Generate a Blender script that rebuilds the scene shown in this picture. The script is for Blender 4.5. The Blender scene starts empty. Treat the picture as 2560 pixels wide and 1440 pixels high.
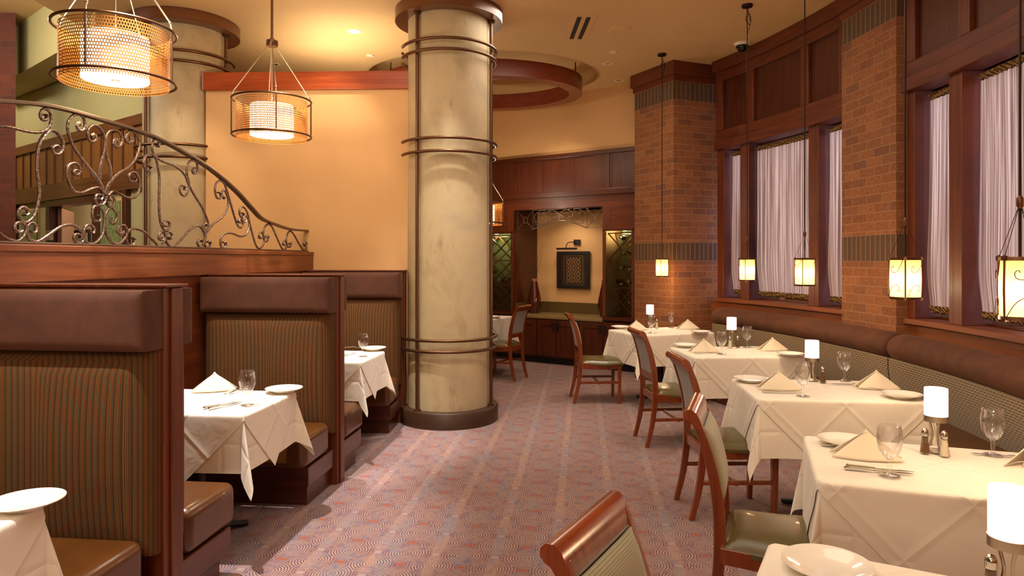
import bpy, bmesh, math, random
from mathutils import Vector, Matrix
R_ = math.radians
PI = math.pi
random.seed(7)
SC = bpy.context.scene
COL = SC.collection

# ------------------------------------------------------------------ camera, world, exposure
EYE = 1.54
FPX = 1700.0
HOR = 648.0
cd = bpy.data.cameras.new('camera')
cam = bpy.data.objects.new('camera', cd)
COL.objects.link(cam)
cam.location = (0, 0, EYE)
cam.rotation_euler = (PI / 2, 0, 0)
cd.sensor_width = 36.0
cd.lens = 36.0 * FPX / 2560.0
cd.shift_y = (HOR - 720.0) / 2560.0
cd.clip_start = 0.05
SC.camera = cam
SC.view_settings.view_transform = 'Standard'
SC.view_settings.look = 'None'
SC.view_settings.gamma = 1.0
SC.view_settings.use_curve_mapping = False
SC.view_settings.exposure = 0.07
SC.cycles.use_denoising = True
SC.cycles.max_bounces = 7
SC.cycles.diffuse_bounces = 5
SC.cycles.glossy_bounces = 3
SC.cycles.transmission_bounces = 5
SC.cycles.transparent_max_bounces = 14
SC.cycles.caustics_reflective = False
SC.cycles.caustics_refractive = False
SC.cycles.sample_clamp_indirect = 6.0
SC.cycles.blur_glossy = 1.0

w = bpy.data.worlds.new('outdoors')
SC.world = w
w.use_nodes = True
w.node_tree.nodes['Background'].inputs[0].default_value = (0.62, 0.58, 1.0, 1)
w.node_tree.nodes['Background'].inputs[1].default_value = 1.1

def col(h):
    h = h.lstrip('#')
    c = [int(h[i:i + 2], 16) / 255 for i in (0, 2, 4)]
    return tuple([(x / 12.92 if x <= 0.04045 else ((x + 0.055) / 1.055) ** 2.4) for x in c] + [1.0])

def area(name, loc, target, sx, sy, power, c):
    ld = bpy.data.lights.new(name, 'AREA')
    ld.shape = 'RECTANGLE'; ld.size = sx; ld.size_y = sy; ld.energy = power; ld.color = c[:3]
    o = bpy.data.objects.new(name, ld); COL.objects.link(o)
    o.location = loc
    d = Vector(target) - Vector(loc)
    o.rotation_euler = d.to_track_quat('-Z', 'Y').to_euler()
    return o
def spot(name, loc, target, power, c, deg=70, blend=0.5, r=0.04):
    ld = bpy.data.lights.new(name, 'SPOT')
    ld.energy = power; ld.color = c[:3]; ld.spot_size = R_(deg); ld.spot_blend = blend; ld.shadow_soft_size = r
    o = bpy.data.objects.new(name, ld); COL.objects.link(o)
    o.location = loc
    d = Vector(target) - Vector(loc)
    o.rotation_euler = d.to_track_quat('-Z', 'Y').to_euler()
    return o
def point(name, loc, power, c, r=0.05, parent=None):
    ld = bpy.data.lights.new(name, 'POINT')
    ld.energy = power; ld.color = c[:3]; ld.shadow_soft_size = r
    o = bpy.data.objects.new(name, ld); COL.objects.link(o)
    o.location = loc
    if parent: o.parent = parent
    return o

WARM = (1.0, 0.72, 0.42)
WARM2 = (1.0, 0.80, 0.58)
NEUT = (1.0, 0.93, 0.84)
DAY = (0.80, 0.72, 1.0)
# big soft fill lights added in front of and behind the camera, no fixtures
SOFT = (1.0, 0.88, 0.72)
area('ceiling_fill_front', (-0.1, 3.0, 3.88), (-0.1, 3.1, 0), 3.4, 3.6, 78, SOFT)
area('ceiling_fill_back', (-1.5, -0.7, 3.86), (-0.2, 1.8, 0.4), 2.6, 2.0, 85, SOFT)
point('hall_fill', (-7.2, 8.0, 4.1), 75, NEUT, 0.12)  # unseen point light added to brighten the far hall wall
area('ceiling_fill_far', (0.6, 6.6, 3.90), (0.6, 6.6, 0), 1.4, 1.2, 40, SOFT)
area('ceiling_fill_hall', (-5.4, 6.0, 4.25), (-5.1, 8.1, 2.5), 1.8, 1.8, 100, NEUT)  # unseen fill added to light the hall wall under the bulkhead
area('rear_fill_up', (0.0, -1.9, 1.9), (0.2, 5.0, 4.6), 3.0, 0.8, 95, WARM2)  # unseen fill added behind the camera, aimed up to brighten the ceiling
area('partition_fill_up', (-1.9, 7.3, 3.2), (-1.4, 7.6, 5.0), 1.4, 0.4, 22, WARM2)  # fill added behind the partition to lift the ceiling brightness
# daylight outside the two window bays
area('daylight_bay_far', (4.35, 7.75, 2.3), (2.4, 7.0, 1.8), 3.4, 3.0, 108, DAY)
area('daylight_bay_near', (4.75, 4.6, 2.3), (2.6, 4.6, 1.8), 3.4, 3.0, 108, DAY)

# ------------------------------------------------------------------ geometry helpers
CX, CY = -5.07, 5.05          # centre of the curved window wall
def P(r, th, z=0.0):
    return (CX + r * math.cos(th), CY + r * math.sin(th), z)
def T(px, py, z=0.765):       # a point of height z seen at pixel (px, py)
    d = (EYE - z) * FPX / (py - HOR)
    return ((px - 1280) / FPX * d, d, z)

class B:
    def __init__(s, M=None):
        s.v = []; s.f = []; s.uv = {}; s.M = M
    def add(s, vs, fs, uvs=None):
        n = len(s.v)
        for v in vs:
            v = Vector(v)
            s.v.append(s.M @ v if s.M else v)
        for i, f in enumerate(fs):
            if uvs is not None: s.uv[len(s.f)] = [uvs[k] for k in f]
            s.f.append([n + k for k in f])
    def box(s, c, d, rz=0.0, ry=0.0):
        a, b, e = d[0] / 2, d[1] / 2, d[2] / 2
        m = Matrix.Translation(c) @ Matrix.Rotation(rz, 4, 'Z') @ Matrix.Rotation(ry, 4, 'Y')
        vs = [m @ Vector((x, y, z)) for x in (-a, a) for y in (-b, b) for z in (-e, e)]
        s.add(vs, [(0, 1, 3, 2), (4, 6, 7, 5), (0, 4, 5, 1), (2, 3, 7, 6), (0, 2, 6, 4), (1, 5, 7, 3)])
    def box2(s, p0, p1):
        s.box([(p0[i] + p1[i]) / 2 for i in range(3)], [abs(p1[i] - p0[i]) for i in range(3)])
    def prism(s, poly, z0, z1):
        n = len(poly)
        vs = [(x, y, z0) for x, y in poly] + [(x, y, z1) for x, y in poly]
        s.add(vs, [tuple(range(n))[::-1], tuple(range(n, 2 * n))] + [(i, (i + 1) % n, n + (i + 1) % n, n + i) for i in range(n)])
    def loft(s, rings, closed=True, caps=True, loop=False, uvs=None):
        n = len(rings[0]); m = len(rings)
        vs = [p for r in rings for p in r]
        fs = []
        for i in range(m if loop else m - 1):
            j = (i + 1) % m
            for k in range(n if closed else n - 1):
                l = (k + 1) % n
                fs.append((i * n + k, i * n + l, j * n + l, j * n + k))
        if caps and closed and not loop:
            fs.append(tuple(range(n))[::-1]); fs.append(tuple((m - 1) * n + k for k in range(n)))
        s.add(vs, fs, uvs)
    def lathe(s, prof, seg=32, c=(0, 0, 0), ax='Z', arc=None):
        rings = []
        for i in range(seg if arc is None else seg + 1):
            a = 2 * PI * i / seg if arc is None else arc[0] + (arc[1] - arc[0]) * i / seg
            rings.append([(c[0] + r * math.cos(a), c[1] + r * math.sin(a), c[2] + z) for r, z in prof])
        s.loft(rings, closed=False, caps=False, loop=arc is None)
    def tube(s, pts, r, seg=8, closed=False, caps=True, rr=None, flat=1.0, fl=None):
        pts = [Vector(p) for p in pts]
        n = len(pts)
        rings = []
        up = None
        for i in range(n):
            if closed: t = pts[(i + 1) % n] - pts[i - 1]
            else: t = pts[min(i + 1, n - 1)] - pts[max(i - 1, 0)]
            if t.length < 1e-9: t = Vector((0, 0, 1))
            t.normalize()
            if up is None:
                up = Vector((0, 0, 1)) if abs(t.z) < 0.9 else Vector((1, 0, 0))
            a = up - t * up.dot(t)
            if a.length < 1e-6: a = Vector((1, 0, 0)) - t * t.x
            a.normalize(); b = t.cross(a); up = a
            q = rr[i] if rr else r
            rings.append([pts[i] + a * (q * math.cos(2 * PI * k / seg)) + b * (q * (fl[i] if fl else flat) * math.sin(2 * PI * k / seg)) for k in range(seg)])
        s.loft(rings, True, caps, loop=closed)
    def ring(s, c, R, r, seg=48, tseg=8, a0=0, a1=2 * PI):
        full = abs(a1 - a0 - 2 * PI) < 1e-6
        n = seg if full else seg + 1
        s.tube([(c[0] + R * math.cos(a0 + (a1 - a0) * i / seg), c[1] + R * math.sin(a0 + (a1 - a0) * i / seg), c[2]) for i in range(n)], r, tseg, closed=full)
    def grid(s, fn, nu, nv, u0=0, u1=1, v0=0, v1=1, uv=None, closed_u=False):
        vs = []; us = []
        for i in range(nu + 1):
            for j in range(nv + 1):
                u = u0 + (u1 - u0) * i / nu; v = v0 + (v1 - v0) * j / nv
                vs.append(fn(u, v)); us.append(uv(u, v) if uv else (u, v))
        fs = [(i * (nv + 1) + j, (i + 1) * (nv + 1) + j, (i + 1) * (nv + 1) + j + 1, i * (nv + 1) + j + 1) for i in range(nu) for j in range(nv)]
        s.add(vs, fs, us)
    def arcbox(s, r0, r1, t0, t1, z0, z1, n=None):
        n = n or max(2, int(abs(t1 - t0) / 0.03) + 1)
        rings = []; us = []
        for i in range(n + 1):
            t = t0 + (t1 - t0) * i / n
            rings.append([P(r0, t, z0), P(r1, t, z0), P(r1, t, z1), P(r0, t, z1)])
            u = r0 * t
            us += [(u, z0), (u, z0), (u, z1), (u, z1)]
        s.loft(rings, True, True, uvs=us)
    def arcbar(s, prof, t0, t1, n=None, uvs=None):   # prof = closed section [(r,z)..]
        n = n or max(2, int(abs(t1 - t0) / 0.02) + 1)
        rings = [[P(r, t0 + (t1 - t0) * i / n, z) for r, z in prof] for i in range(n + 1)]
        L = [0]
        for i in range(1, len(prof)): L.append(L[-1] + math.hypot(prof[i][0] - prof[i - 1][0], prof[i][1] - prof[i - 1][1]))
        us = [((t0 + (t1 - t0) * i / n) * 7.8, L[k]) for i in range(n + 1) for k in range(len(prof))]
        s.loft(rings, True, True, uvs=us)
    def build(s, name, mat, parent=None, smooth=False, bevel=0, sub=0, solid=0, loc=None, uvoff=(0, 0), ang=40):
        me = bpy.data.meshes.new(name)
        me.from_pydata([tuple(v) for v in s.v], [], s.f)
        me.validate(clean_customdata=False) if False else None
        uvl = me.uv_layers.new(name='UVMap')
        me.update()
        for p in me.polygons:
            n = p.normal
            given = s.uv.get(p.index)
            for q, li in enumerate(p.loop_indices):
                if given: u = given[q]
                else:
                    co = me.vertices[me.loops[li].vertex_index].co
                    if abs(n.z) > 0.7: u = (co.x, co.y)
                    else:
                        l = math.hypot(n.x, n.y) or 1
                        u = (-n.y / l * co.x + n.x / l * co.y, co.z)
                uvl.data[li].uv = (u[0] - uvoff[0], u[1] - uvoff[1])
        if smooth:
            me.polygons.foreach_set('use_smooth', [True] * len(me.polygons))
            me.set_sharp_from_angle(angle=R_(ang))
        me.materials.append(mat)
        o = bpy.data.objects.new(name, me)
        COL.objects.link(o)
        if parent: o.parent = parent
        if loc: o.location = loc
        if solid:
            m = o.modifiers.new('solid', 'SOLIDIFY'); m.thickness = solid; m.offset = -1
        if bevel:
            m = o.modifiers.new('bevel', 'BEVEL'); m.width = bevel; m.segments = 2; m.limit_method = 'ANGLE'; m.angle_limit = R_(35)
        if sub:
            m = o.modifiers.new('sub', 'SUBSURF'); m.levels = sub; m.render_levels = sub
        return o

def thing(name, label, cat, loc=(0, 0, 0), rz=0.0, group=None):
    o = bpy.data.objects.new(name, None); COL.objects.link(o)
    o.empty_display_size = 0.1
    o.location = loc; o.rotation_euler = (0, 0, rz)
    o['label'] = label; o['category'] = cat
    if group: o['group'] = group
    return o
def tag(o, label, cat, group=None):
    o['label'] = label; o['category'] = cat
    if group: o['group'] = group
    return o
def struct(o, label=None):
    o['kind'] = 'structure'
    if label: o['label'] = label
    return o
def dup(root, loc, rz, label, group=None):
    r = root.copy(); COL.objects.link(r); r.location = loc; r.rotation_euler = (0, 0, rz)
    r['label'] = label
    if group: r['group'] = group
    for ch in list(root.children):
        c = ch.copy(); COL.objects.link(c); c.parent = r
        for g in list(ch.children):
            d = g.copy(); COL.objects.link(d); d.parent = c
    return r
def smooth_curve(pts, n=6):
    pts = [Vector(p) for p in pts]
    out = []
    for i in range(len(pts) - 1):
        p0 = pts[max(i - 1, 0)]; p1 = pts[i]; p2 = pts[i + 1]; p3 = pts[min(i + 2, len(pts) - 1)]
        for k in range(n):
            t = k / n
            out.append(0.5 * ((2 * p1) + (p2 - p0) * t + (2 * p0 - 5 * p1 + 4 * p2 - p3) * t * t + (3 * p1 - p0 - 3 * p2 + p3) * t ** 3))
    out.append(pts[-1])
    return out

# ------------------------------------------------------------------ materials
class N:
    def __init__(s, name):
        s.m = bpy.data.materials.new(name); s.m.use_nodes = True
        s.t = s.m.node_tree; s.b = s.t.nodes['Principled BSDF']; s.out = s.t.nodes['Material Output']
    def n(s, typ, **kw):
        x = s.t.nodes.new(typ)
        for k, v in kw.items(): setattr(x, k, v)
        return x
    def l(s, a, b): s.t.links.new(a, b)
    def set(s, x, **kw):
        for k, v in kw.items():
            x.inputs[k.replace('_', ' ')].default_value = v
    def math(s, op, a, b=None, c=None):
        x = s.n('ShaderNodeMath', operation=op)
        for i, q in enumerate((a, b, c)):
            if q is None: continue
            if isinstance(q, (int, float)): x.inputs[i].default_value = q
            else: s.l(q, x.inputs[i])
        return x.outputs[0]
    def mix(s, f, a, b, mode='MIX'):
        x = s.n('ShaderNodeMix', data_type='RGBA', blend_type=mode)
        for i, q in ((0, f), (6, a), (7, b)):
            if isinstance(q, (int, float)): x.inputs[i].default_value = q
            elif isinstance(q, tuple): x.inputs[i].default_value = q
            else: s.l(q, x.inputs[i])
        return x.outputs[2]
    def ramp(s, f, stops, interp='LINEAR'):
        x = s.n('ShaderNodeValToRGB'); x.color_ramp.interpolation = interp
        e = x.color_ramp.elements
        while len(e) < len(stops): e.new(0.5)
        for i, (p, c) in enumerate(stops):
            e[i].position = p; e[i].color = c if isinstance(c, tuple) else (c, c, c, 1)
        s.l(f, x.inputs[0])
        return x.outputs[0]
    def uvmap(s, scale=(1, 1, 1), rot=0.0, src='UV', loc=(0, 0, 0)):
        tc = s.n('ShaderNodeTexCoord'); mp = s.n('ShaderNodeMapping')
        mp.inputs['Scale'].default_value = scale; mp.inputs['Rotation'].default_value = (0, 0, rot); mp.inputs['Location'].default_value = loc
        s.l(tc.outputs[src], mp.inputs[0])
        return mp.outputs[0]
    def noise(s, vec, scale, detail=3, rough=0.5, dist=0.0):
        x = s.n('ShaderNodeTexNoise')
        x.inputs['Scale'].default_value = scale; x.inputs['Detail'].default_value = detail
        x.inputs['Roughness'].default_value = rough; x.inputs['Distortion'].default_value = dist
        if vec is not None: s.l(vec, x.inputs['Vector'])
        return x.outputs[0]
    def bump(s, h, strength, dist=0.01):
        x = s.n('ShaderNodeBump'); x.inputs['Strength'].default_value = strength; x.inputs['Distance'].default_value = dist
        s.l(h, x.inputs['Height']); s.l(x.outputs[0], s.b.inputs['Normal'])
        return x

def plain(name, h, rough=0.5, metal=0.0, coat=0.0, sheen=0.0, emit=None, es=0.0, trans=0.0, spec=0.5, noise=0.0, nscale=20):
    a = N(name)
    c = col(h) if isinstance(h, str) else h
    a.b.inputs['Base Color'].default_value = c
    if noise:
        f = a.noise(a.uvmap(src='Object'), nscale, 4)
        a.l(a.ramp(f, [(0.3, tuple([x * (1 - noise) for x in c[:3]] + [1])), (0.7, tuple([min(1, x * (1 + noise)) for x in c[:3]] + [1]))]), a.b.inputs['Base Color'])
    a.set(a.b, Roughness=rough, Metallic=metal)
    a.b.inputs['Coat Weight'].default_value = coat
    a.b.inputs['Sheen Weight'].default_value = sheen
    a.b.inputs['Specular IOR Level'].default_value = spec
    a.b.inputs['Transmission Weight'].default_value = trans
    if emit:
        a.b.inputs['Emission Color'].default_value = col(emit); a.b.inputs['Emission Strength'].default_value = es
    return a.m

def wood(name, d, l, vertical=True, rough=0.35, coat=0.25, scale=1.0):
    a = N(name)
    sc = (30 * scale, 1.6 * scale, 1) if vertical else (1.6 * scale, 30 * scale, 1)
    v = a.uvmap(sc)
    f = a.noise(v, 1.0, 5, 0.6, 0.6)
    sc2 = (150 * scale, 6 * scale, 1) if vertical else (6 * scale, 150 * scale, 1)
    g = a.noise(a.uvmap(sc2), 1.0, 2)
    oi = a.n('ShaderNodeObjectInfo')
    c = a.ramp(f, [(0.3, col(d)), (0.7, col(l))])
    c = a.mix(a.math('MULTIPLY', g, 0.35), c, col(d))
    hs = a.n('ShaderNodeHueSaturation')
    a.l(c, hs.inputs['Color']); a.l(a.math('ADD', 0.92, a.math('MULTIPLY', oi.outputs['Random'], 0.16)), hs.inputs['Value'])
    a.l(hs.outputs[0], a.b.inputs['Base Color'])
    a.set(a.b, Roughness=rough); a.b.inputs['Coat Weight'].default_value = coat; a.b.inputs['Coat Roughness'].default_value = 0.2
    a.bump(g, 0.08, 0.002)
    return a.m

M = {}
M['wood_v'] = wood('mahogany_vertical', '#4c1e0a', '#783814', True, 0.42, 0.1)
M['wood_h'] = wood('mahogany_horizontal', '#4c1e0a', '#783814', False, 0.42, 0.1)
M['wood_red'] = wood('cherry_beam', '#8a3412', '#b25422', False)
M['wood_dark'] = wood('dark_cabinet_wood', '#3e180a', '#5e2a12', True)
M['wood_dark_h'] = wood('dark_cabinet_wood_rail', '#3e180a', '#5e2a12', False)
M['wood_tan'] = wood('tan_oak_panel', '#7d4a1e', '#9a6430', True)
M['wood_chair'] = wood('chair_wood', '#64280c', '#944518', True, 0.25, 0.6)
M['wood_mid'] = wood('ledge_wood', '#6a3418', '#905028', False, 0.4, 0.15)
M['wood_ring'] = wood('ring_wood', '#642410', '#8c3c1a', False)
M['wood_cap'] = wood('cap_wood', '#593014', '#7c4a22', False)
M['cream'] = plain('cream_wall_paint', '#d6a870', 0.7, noise=0.04, nscale=3)
M['ceil'] = plain('ceiling_paint', '#d9b57c', 0.8, noise=0.03, nscale=2)
M['green_wall'] = plain('olive_cream_paint', '#b4a870', 0.8)
M['bronze'] = plain('bronze_metal', '#6b4a33', 0.35, 0.85)
M['dark_metal'] = plain('dark_bronze', '#2c1c14', 0.45, 0.7)
M['steel'] = plain('polished_steel', '#d0ccc4', 0.12, 1.0)
M['brushed'] = plain('brushed_nickel', '#b5a793', 0.32, 1.0)
M['black'] = plain('black_plastic', '#0c0a09', 0.5)
M['black_gloss'] = plain('black_gloss', '#050505', 0.08)
M['white'] = plain('white_enamel', '#e8dcc0', 0.5)
M['plate'] = plain('white_porcelain', '#f0eadc', 0.12, coat=0.5)
M['cloth'] = None
M['leather_brown'] = plain('brown_leather', '#55300f', 0.3, coat=0.25, noise=0.12, nscale=9)
M['leather_olive'] = plain('olive_vinyl', '#5a4d26', 0.34, coat=0.2, noise=0.08, nscale=8)
M['counter'] = plain('stone_counter', '#8a7448', 0.3, noise=0.1, nscale=60)
M['splash'] = plain('stone_backsplash', '#5e4a26', 0.35, noise=0.1, nscale=60)
M['vase'] = plain('dark_lacquer_vase', '#4a1608', 0.2, coat=0.6)
M['twig'] = plain('dry_twig', '#4a2c14', 0.8)
M['salt'] = plain('salt_grains', '#eadfc0', 0.8)
M['pepper'] = plain('pepper_grains', '#6a4a2c', 0.9, noise=0.5, nscale=700)
M['rope'] = None

def mk_velvet(name, h):
    a = N(name)
    f = a.noise(a.uvmap(src='Object', scale=(1, 1, 1)), 6, 4, 0.6, 0.8)
    c = col(h)
    a.l(a.ramp(f, [(0.3, tuple([x * 0.72 for x in c[:3]] + [1])), (0.7, tuple([x * 1.3 for x in c[:3]] + [1]))]), a.b.inputs['Base Color'])
    a.set(a.b, Roughness=0.85); a.b.inputs['Sheen Weight'].default_value = 0.18; a.b.inputs['Sheen Roughness'].default_value = 0.4
    a.b.inputs['Sheen Tint'].default_value = col('#c08a60')
    g = a.noise(a.uvmap(src='Object'), 500, 2)
    a.bump(g, 0.15, 0.001)
    return a.m
M['velvet'] = mk_velvet('brown_velvet', '#4c260e')

def mk_cloth(name, h, rough=0.85):
    a = N(name)
    c = col(h)
    a.b.inputs['Base Color'].default_value = c
    a.set(a.b, Roughness=rough); a.b.inputs['Sheen Weight'].default_value = 0.25
    # ironing creases: raised lines of a square grid in the cloth's own plane
    tc = a.n('ShaderNodeTexCoord'); sx = a.n('ShaderNodeSeparateXYZ'); a.l(tc.outputs['UV'], sx.inputs[0])
    hs = []
    for o in (0, 1):
        fr = a.math('FRACT', a.math('MULTIPLY', sx.outputs[o], 1 / 0.29))
        d = a.math('ABSOLUTE', a.math('SUBTRACT', fr, 0.5))
        hs.append(a.math('MULTIPLY', a.math('SMOOTH_MIN', 0.06, d, 0.03), 12.0))
    n = a.noise(a.uvmap(), 7, 3, 0.5, 0.5)
    h_ = a.math('ADD', a.math('MINIMUM', hs[0], hs[1]), a.math('MULTIPLY', n, 1.2))
    a.bump(h_, 0.6, 0.006)
    return a.m
M['cloth'] = mk_cloth('white_tablecloth_linen', '#e6dccb')
M['napkin'] = plain('folded_napkin_linen', '#e8dac0', 0.85, sheen=0.2)

def mk_glass():
    a = N('clear_glass')
    a.b.inputs['Base Color'].default_value = (1, 1, 1, 1)
    a.set(a.b, Roughness=0.02); a.b.inputs['Transmission Weight'].default_value = 1.0; a.b.inputs['IOR'].default_value = 1.45
    tr = a.n('ShaderNodeBsdfTransparent'); mx = a.n('ShaderNodeMixShader')
    lw = a.n('ShaderNodeLayerWeight'); lw.inputs[0].default_value = 0.35
    a.l(a.math('ADD', 0.07, a.math('MULTIPLY', lw.outputs['Facing'], 0.6)), mx.inputs[0])
    gl = a.n('ShaderNodeBsdfGlossy'); gl.inputs['Roughness'].default_value = 0.03
    mx2 = a.n('ShaderNodeMixShader'); mx2.inputs[0].default_value = 0.45
    a.l(a.b.outputs[0], mx2.inputs[1]); a.l(gl.outputs[0], mx2.inputs[2])
    a.l(tr.outputs[0], mx.inputs[1]); a.l(mx2.outputs[0], mx.inputs[2])
    a.l(mx.outputs[0], a.out.inputs[0])
    return a.m
M['glass'] = mk_glass()
def mk_pane(name, tint, refl):
    a = N(name)
    tr = a.n('ShaderNodeBsdfTransparent'); tr.inputs[0].default_value = tint
    gl = a.n('ShaderNodeBsdfGlossy'); gl.inputs['Roughness'].default_value = 0.02
    mx = a.n('ShaderNodeMixShader')
    fr = a.n('ShaderNodeFresnel'); fr.inputs[0].default_value = 1.5
    a.l(a.math('MULTIPLY', fr.outputs[0], refl), mx.inputs[0])
    a.l(tr.outputs[0], mx.inputs[1]); a.l(gl.outputs[0], mx.inputs[2]); a.l(mx.outputs[0], a.out.inputs[0])
    return a.m
M['pane'] = mk_pane('window_glass', (0.95, 0.97, 1, 1), 1.0)
M['cab_glass'] = mk_pane('cabinet_glass', (0.85, 0.9, 0.82, 1), 1.6)

def mk_brick(name, cols, bw, rh, off, mort, ms=0.0045, swap=False):
    a = N(name)
    v = a.uvmap()
    if swap:
        sx = a.n('ShaderNodeSeparateXYZ'); cb = a.n('ShaderNodeCombineXYZ')
        a.l(v, sx.inputs[0]); a.l(sx.outputs[1], cb.inputs[0]); a.l(sx.outputs[0], cb.inputs[1]); v = cb.outputs[0]
    b = a.n('ShaderNodeTexBrick'); b.offset = off
    a.l(v, b.inputs['Vector'])
    b.inputs['Color1'].default_value = (0, 0, 0, 1); b.inputs['Color2'].default_value = (1, 1, 1, 1); b.inputs['Mortar'].default_value = (0.5, 0.5, 0.5, 1)
    b.inputs['Scale'].default_value = 1.0; b.inputs['Mortar Size'].default_value = ms; b.inputs['Mortar Smooth'].default_value = 0.2
    b.inputs['Brick Width'].default_value = bw; b.inputs['Row Height'].default_value = rh; b.inputs['Bias'].default_value = 0.0
    k = len(cols)
    c = a.ramp(b.outputs['Color'], [(i / max(1, k - 1), col(x)) for i, x in enumerate(cols)])
    n = a.noise(a.uvmap(), 35, 4, 0.6)
    c = a.mix(a.ramp(n, [(0.35, 0.0), (0.75, 0.6)]), c, col('#5a3018'))
    c = a.mix(b.outputs['Fac'], c, col(mort))
    a.l(c, a.b.inputs['Base Color']); a.set(a.b, Roughness=0.8)
    a.bump(a.math('ADD', a.math('MULTIPLY', b.outputs['Fac'], -1.0), a.math('MULTIPLY', n, 0.25)), 0.7, 0.006)
    return a.m
M['brick'] = mk_brick('red_brick', ['#86522e', '#9a6034', '#805236', '#a4683c', '#8f5730', '#9e643c', '#7a4e34'], 0.205, 0.0772, 0.5, '#9c7048')
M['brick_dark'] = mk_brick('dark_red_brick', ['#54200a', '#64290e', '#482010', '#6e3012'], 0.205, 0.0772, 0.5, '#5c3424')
M['soldier'] = mk_brick('soldier_course_brick', ['#4c3b28', '#5a4630', '#54402c', '#604a32'], 0.225, 0.0665, 0.0, '#8f6f4c', 0.005, True)

def mk_carpet():
    a = N('patterned_carpet')
    A, Bp = 0.31, 0.267
    v = a.uvmap(src='Object', rot=R_(6.0), loc=(0.30, 0.12, 0))
    sx = a.n('ShaderNodeSeparateXYZ'); a.l(v, sx.inputs[0])
    wob = a.noise(a.uvmap(src='Object'), 90, 2)
    u = a.math('MULTIPLY', sx.outputs[0], 1 / A); w_ = a.math('MULTIPLY', sx.outputs[1], 1 / Bp)
    def rad(ou, ov):
        fx = a.math('MULTIPLY', a.math('SUBTRACT', a.math('FRACT', a.math('ADD', u, ou)), 0.5), A)
        fy = a.math('MULTIPLY', a.math('SUBTRACT', a.math('FRACT', a.math('ADD', w_, ov)), 0.5), Bp)
        return a.math('SQRT', a.math('ADD', a.math('MULTIPLY', fx, fx), a.math('MULTIPLY', fy, fy))), fx, fy
    r1, _, _ = rad(0, 0.5); r2, _, _ = rad(0.5, 0)
    r = a.math('MINIMUM', r1, r2)
    rw = a.math('ADD', r, a.math('MULTIPLY', wob, 0.004))
    ringv = a.math('SINE', a.math('MULTIPLY', rw, 2 * PI / 0.0145))
    ringf = a.math('ADD', a.math('MULTIPLY', ringv, 0.5), 0.5)
    n1 = a.noise(a.uvmap(src='Object', rot=R_(6), scale=(9, 2.2, 1)), 1.0, 3, 0.6)
    n2 = a.noise(a.uvmap(src='Object', scale=(1, 1, 1)), 16, 4, 0.7)
    light = a.ramp(n2, [(0.35, col('#8c8894')), (0.5, col('#c8ac8c')), (0.65, col('#a09498'))])
    dark = a.ramp(n1, [(0.35, col('#603a4c')), (0.5, col('#6a4454')), (0.62, col('#525872'))])
    outer = a.ramp(r, [(0.085, 0.0), (0.14, 1.0)])
    dark = a.mix(a.math('MULTIPLY', outer, 0.5), dark, col('#7e4450'))
    c = a.mix(a.math('MULTIPLY', ringf, a.math('SUBTRACT', 1.0, a.math('MULTIPLY', outer, 0.55))), dark, light)
    _, gx, gy = rad(0.5, 0.5)
    sq = a.math('MULTIPLY', a.math('LESS_THAN', a.math('ABSOLUTE', gx), 0.018), a.math('LESS_THAN', a.math('ABSOLUTE', gy), 0.014))
    c = a.mix(sq, c, col('#a85638'))
    _, hx, hy = rad(0, 0)
    sq2 = a.math('MULTIPLY', a.math('LESS_THAN', a.math('ABSOLUTE', hx), 0.017), a.math('LESS_THAN', a.math('ABSOLUTE', hy), 0.016))
    c = a.mix(sq2, c, col('#a39a90'))
    # warm/blue streaks along the ring columns
    st = a.math('LESS_THAN', a.math('ABSOLUTE', hx), 0.028)
    c = a.mix(a.math('MULTIPLY', st, 0.22), c, a.ramp(n1, [(0.4, col('#d9b08c')), (0.6, col('#8e98a6'))]))
    weave = a.noise(a.uvmap(src='Object'), 420, 2)
    c = a.mix(a.math('MULTIPLY', weave, 0.2), c, col('#6e4a50'))
    c = a.mix(1.0, c, (0.84, 0.76, 0.78, 1), 'MULTIPLY')
    a.l(c, a.b.inputs['Base Color']); a.set(a.b, Roughness=0.95); a.b.inputs['Sheen Weight'].default_value = 0.08
    a.bump(weave, 0.4, 0.003)
    return a.m
M['carpet'] = mk_carpet()

def mk_stripe():
    a = N('striped_booth_fabric')
    tc = a.n('ShaderNodeTexCoord'); sx = a.n('ShaderNodeSeparateXYZ'); a.l(tc.outputs['UV'], sx.inputs[0])
    fu = a.math('FRACT', a.math('MULTIPLY', sx.outputs[0], 1 / 0.027))
    fv = a.math('FRACT', a.math('MULTIPLY', sx.outputs[1], 1 / 0.0062))
    base = a.ramp(fu, [(0.0, col('#4e3014')), (0.20, col('#4c3c1e')), (0.42, col('#583010')), (0.60, col('#443a22')), (0.80, col('#4e3014'))], 'CONSTANT')
    dots = a.ramp(fu, [(0.0, col('#4e3014')), (0.08, col('#96652c')), (0.20, col('#4c3c1e')), (0.32, col('#7a7446')), (0.42, col('#583010')), (0.50, col('#a25620')), (0.60, col('#443a22')), (0.72, col('#5c6a58')), (0.80, col('#4e3014'))], 'CONSTANT')
    c = a.mix(a.math('GREATER_THAN', fv, 0.45), base, dots)
    c = a.mix(1.0, c, (0.76, 0.64, 0.54, 1), 'MULTIPLY')
    a.l(c, a.b.inputs['Base Color']); a.set(a.b, Roughness=0.85, Specular_IOR_Level=0.2); a.b.inputs['Sheen Weight'].default_value = 0.0
    a.bump(a.math('ABSOLUTE', a.math('SUBTRACT', fu, 0.5)), 0.25, 0.002)
    return a.m
M['stripe'] = mk_stripe()
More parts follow.
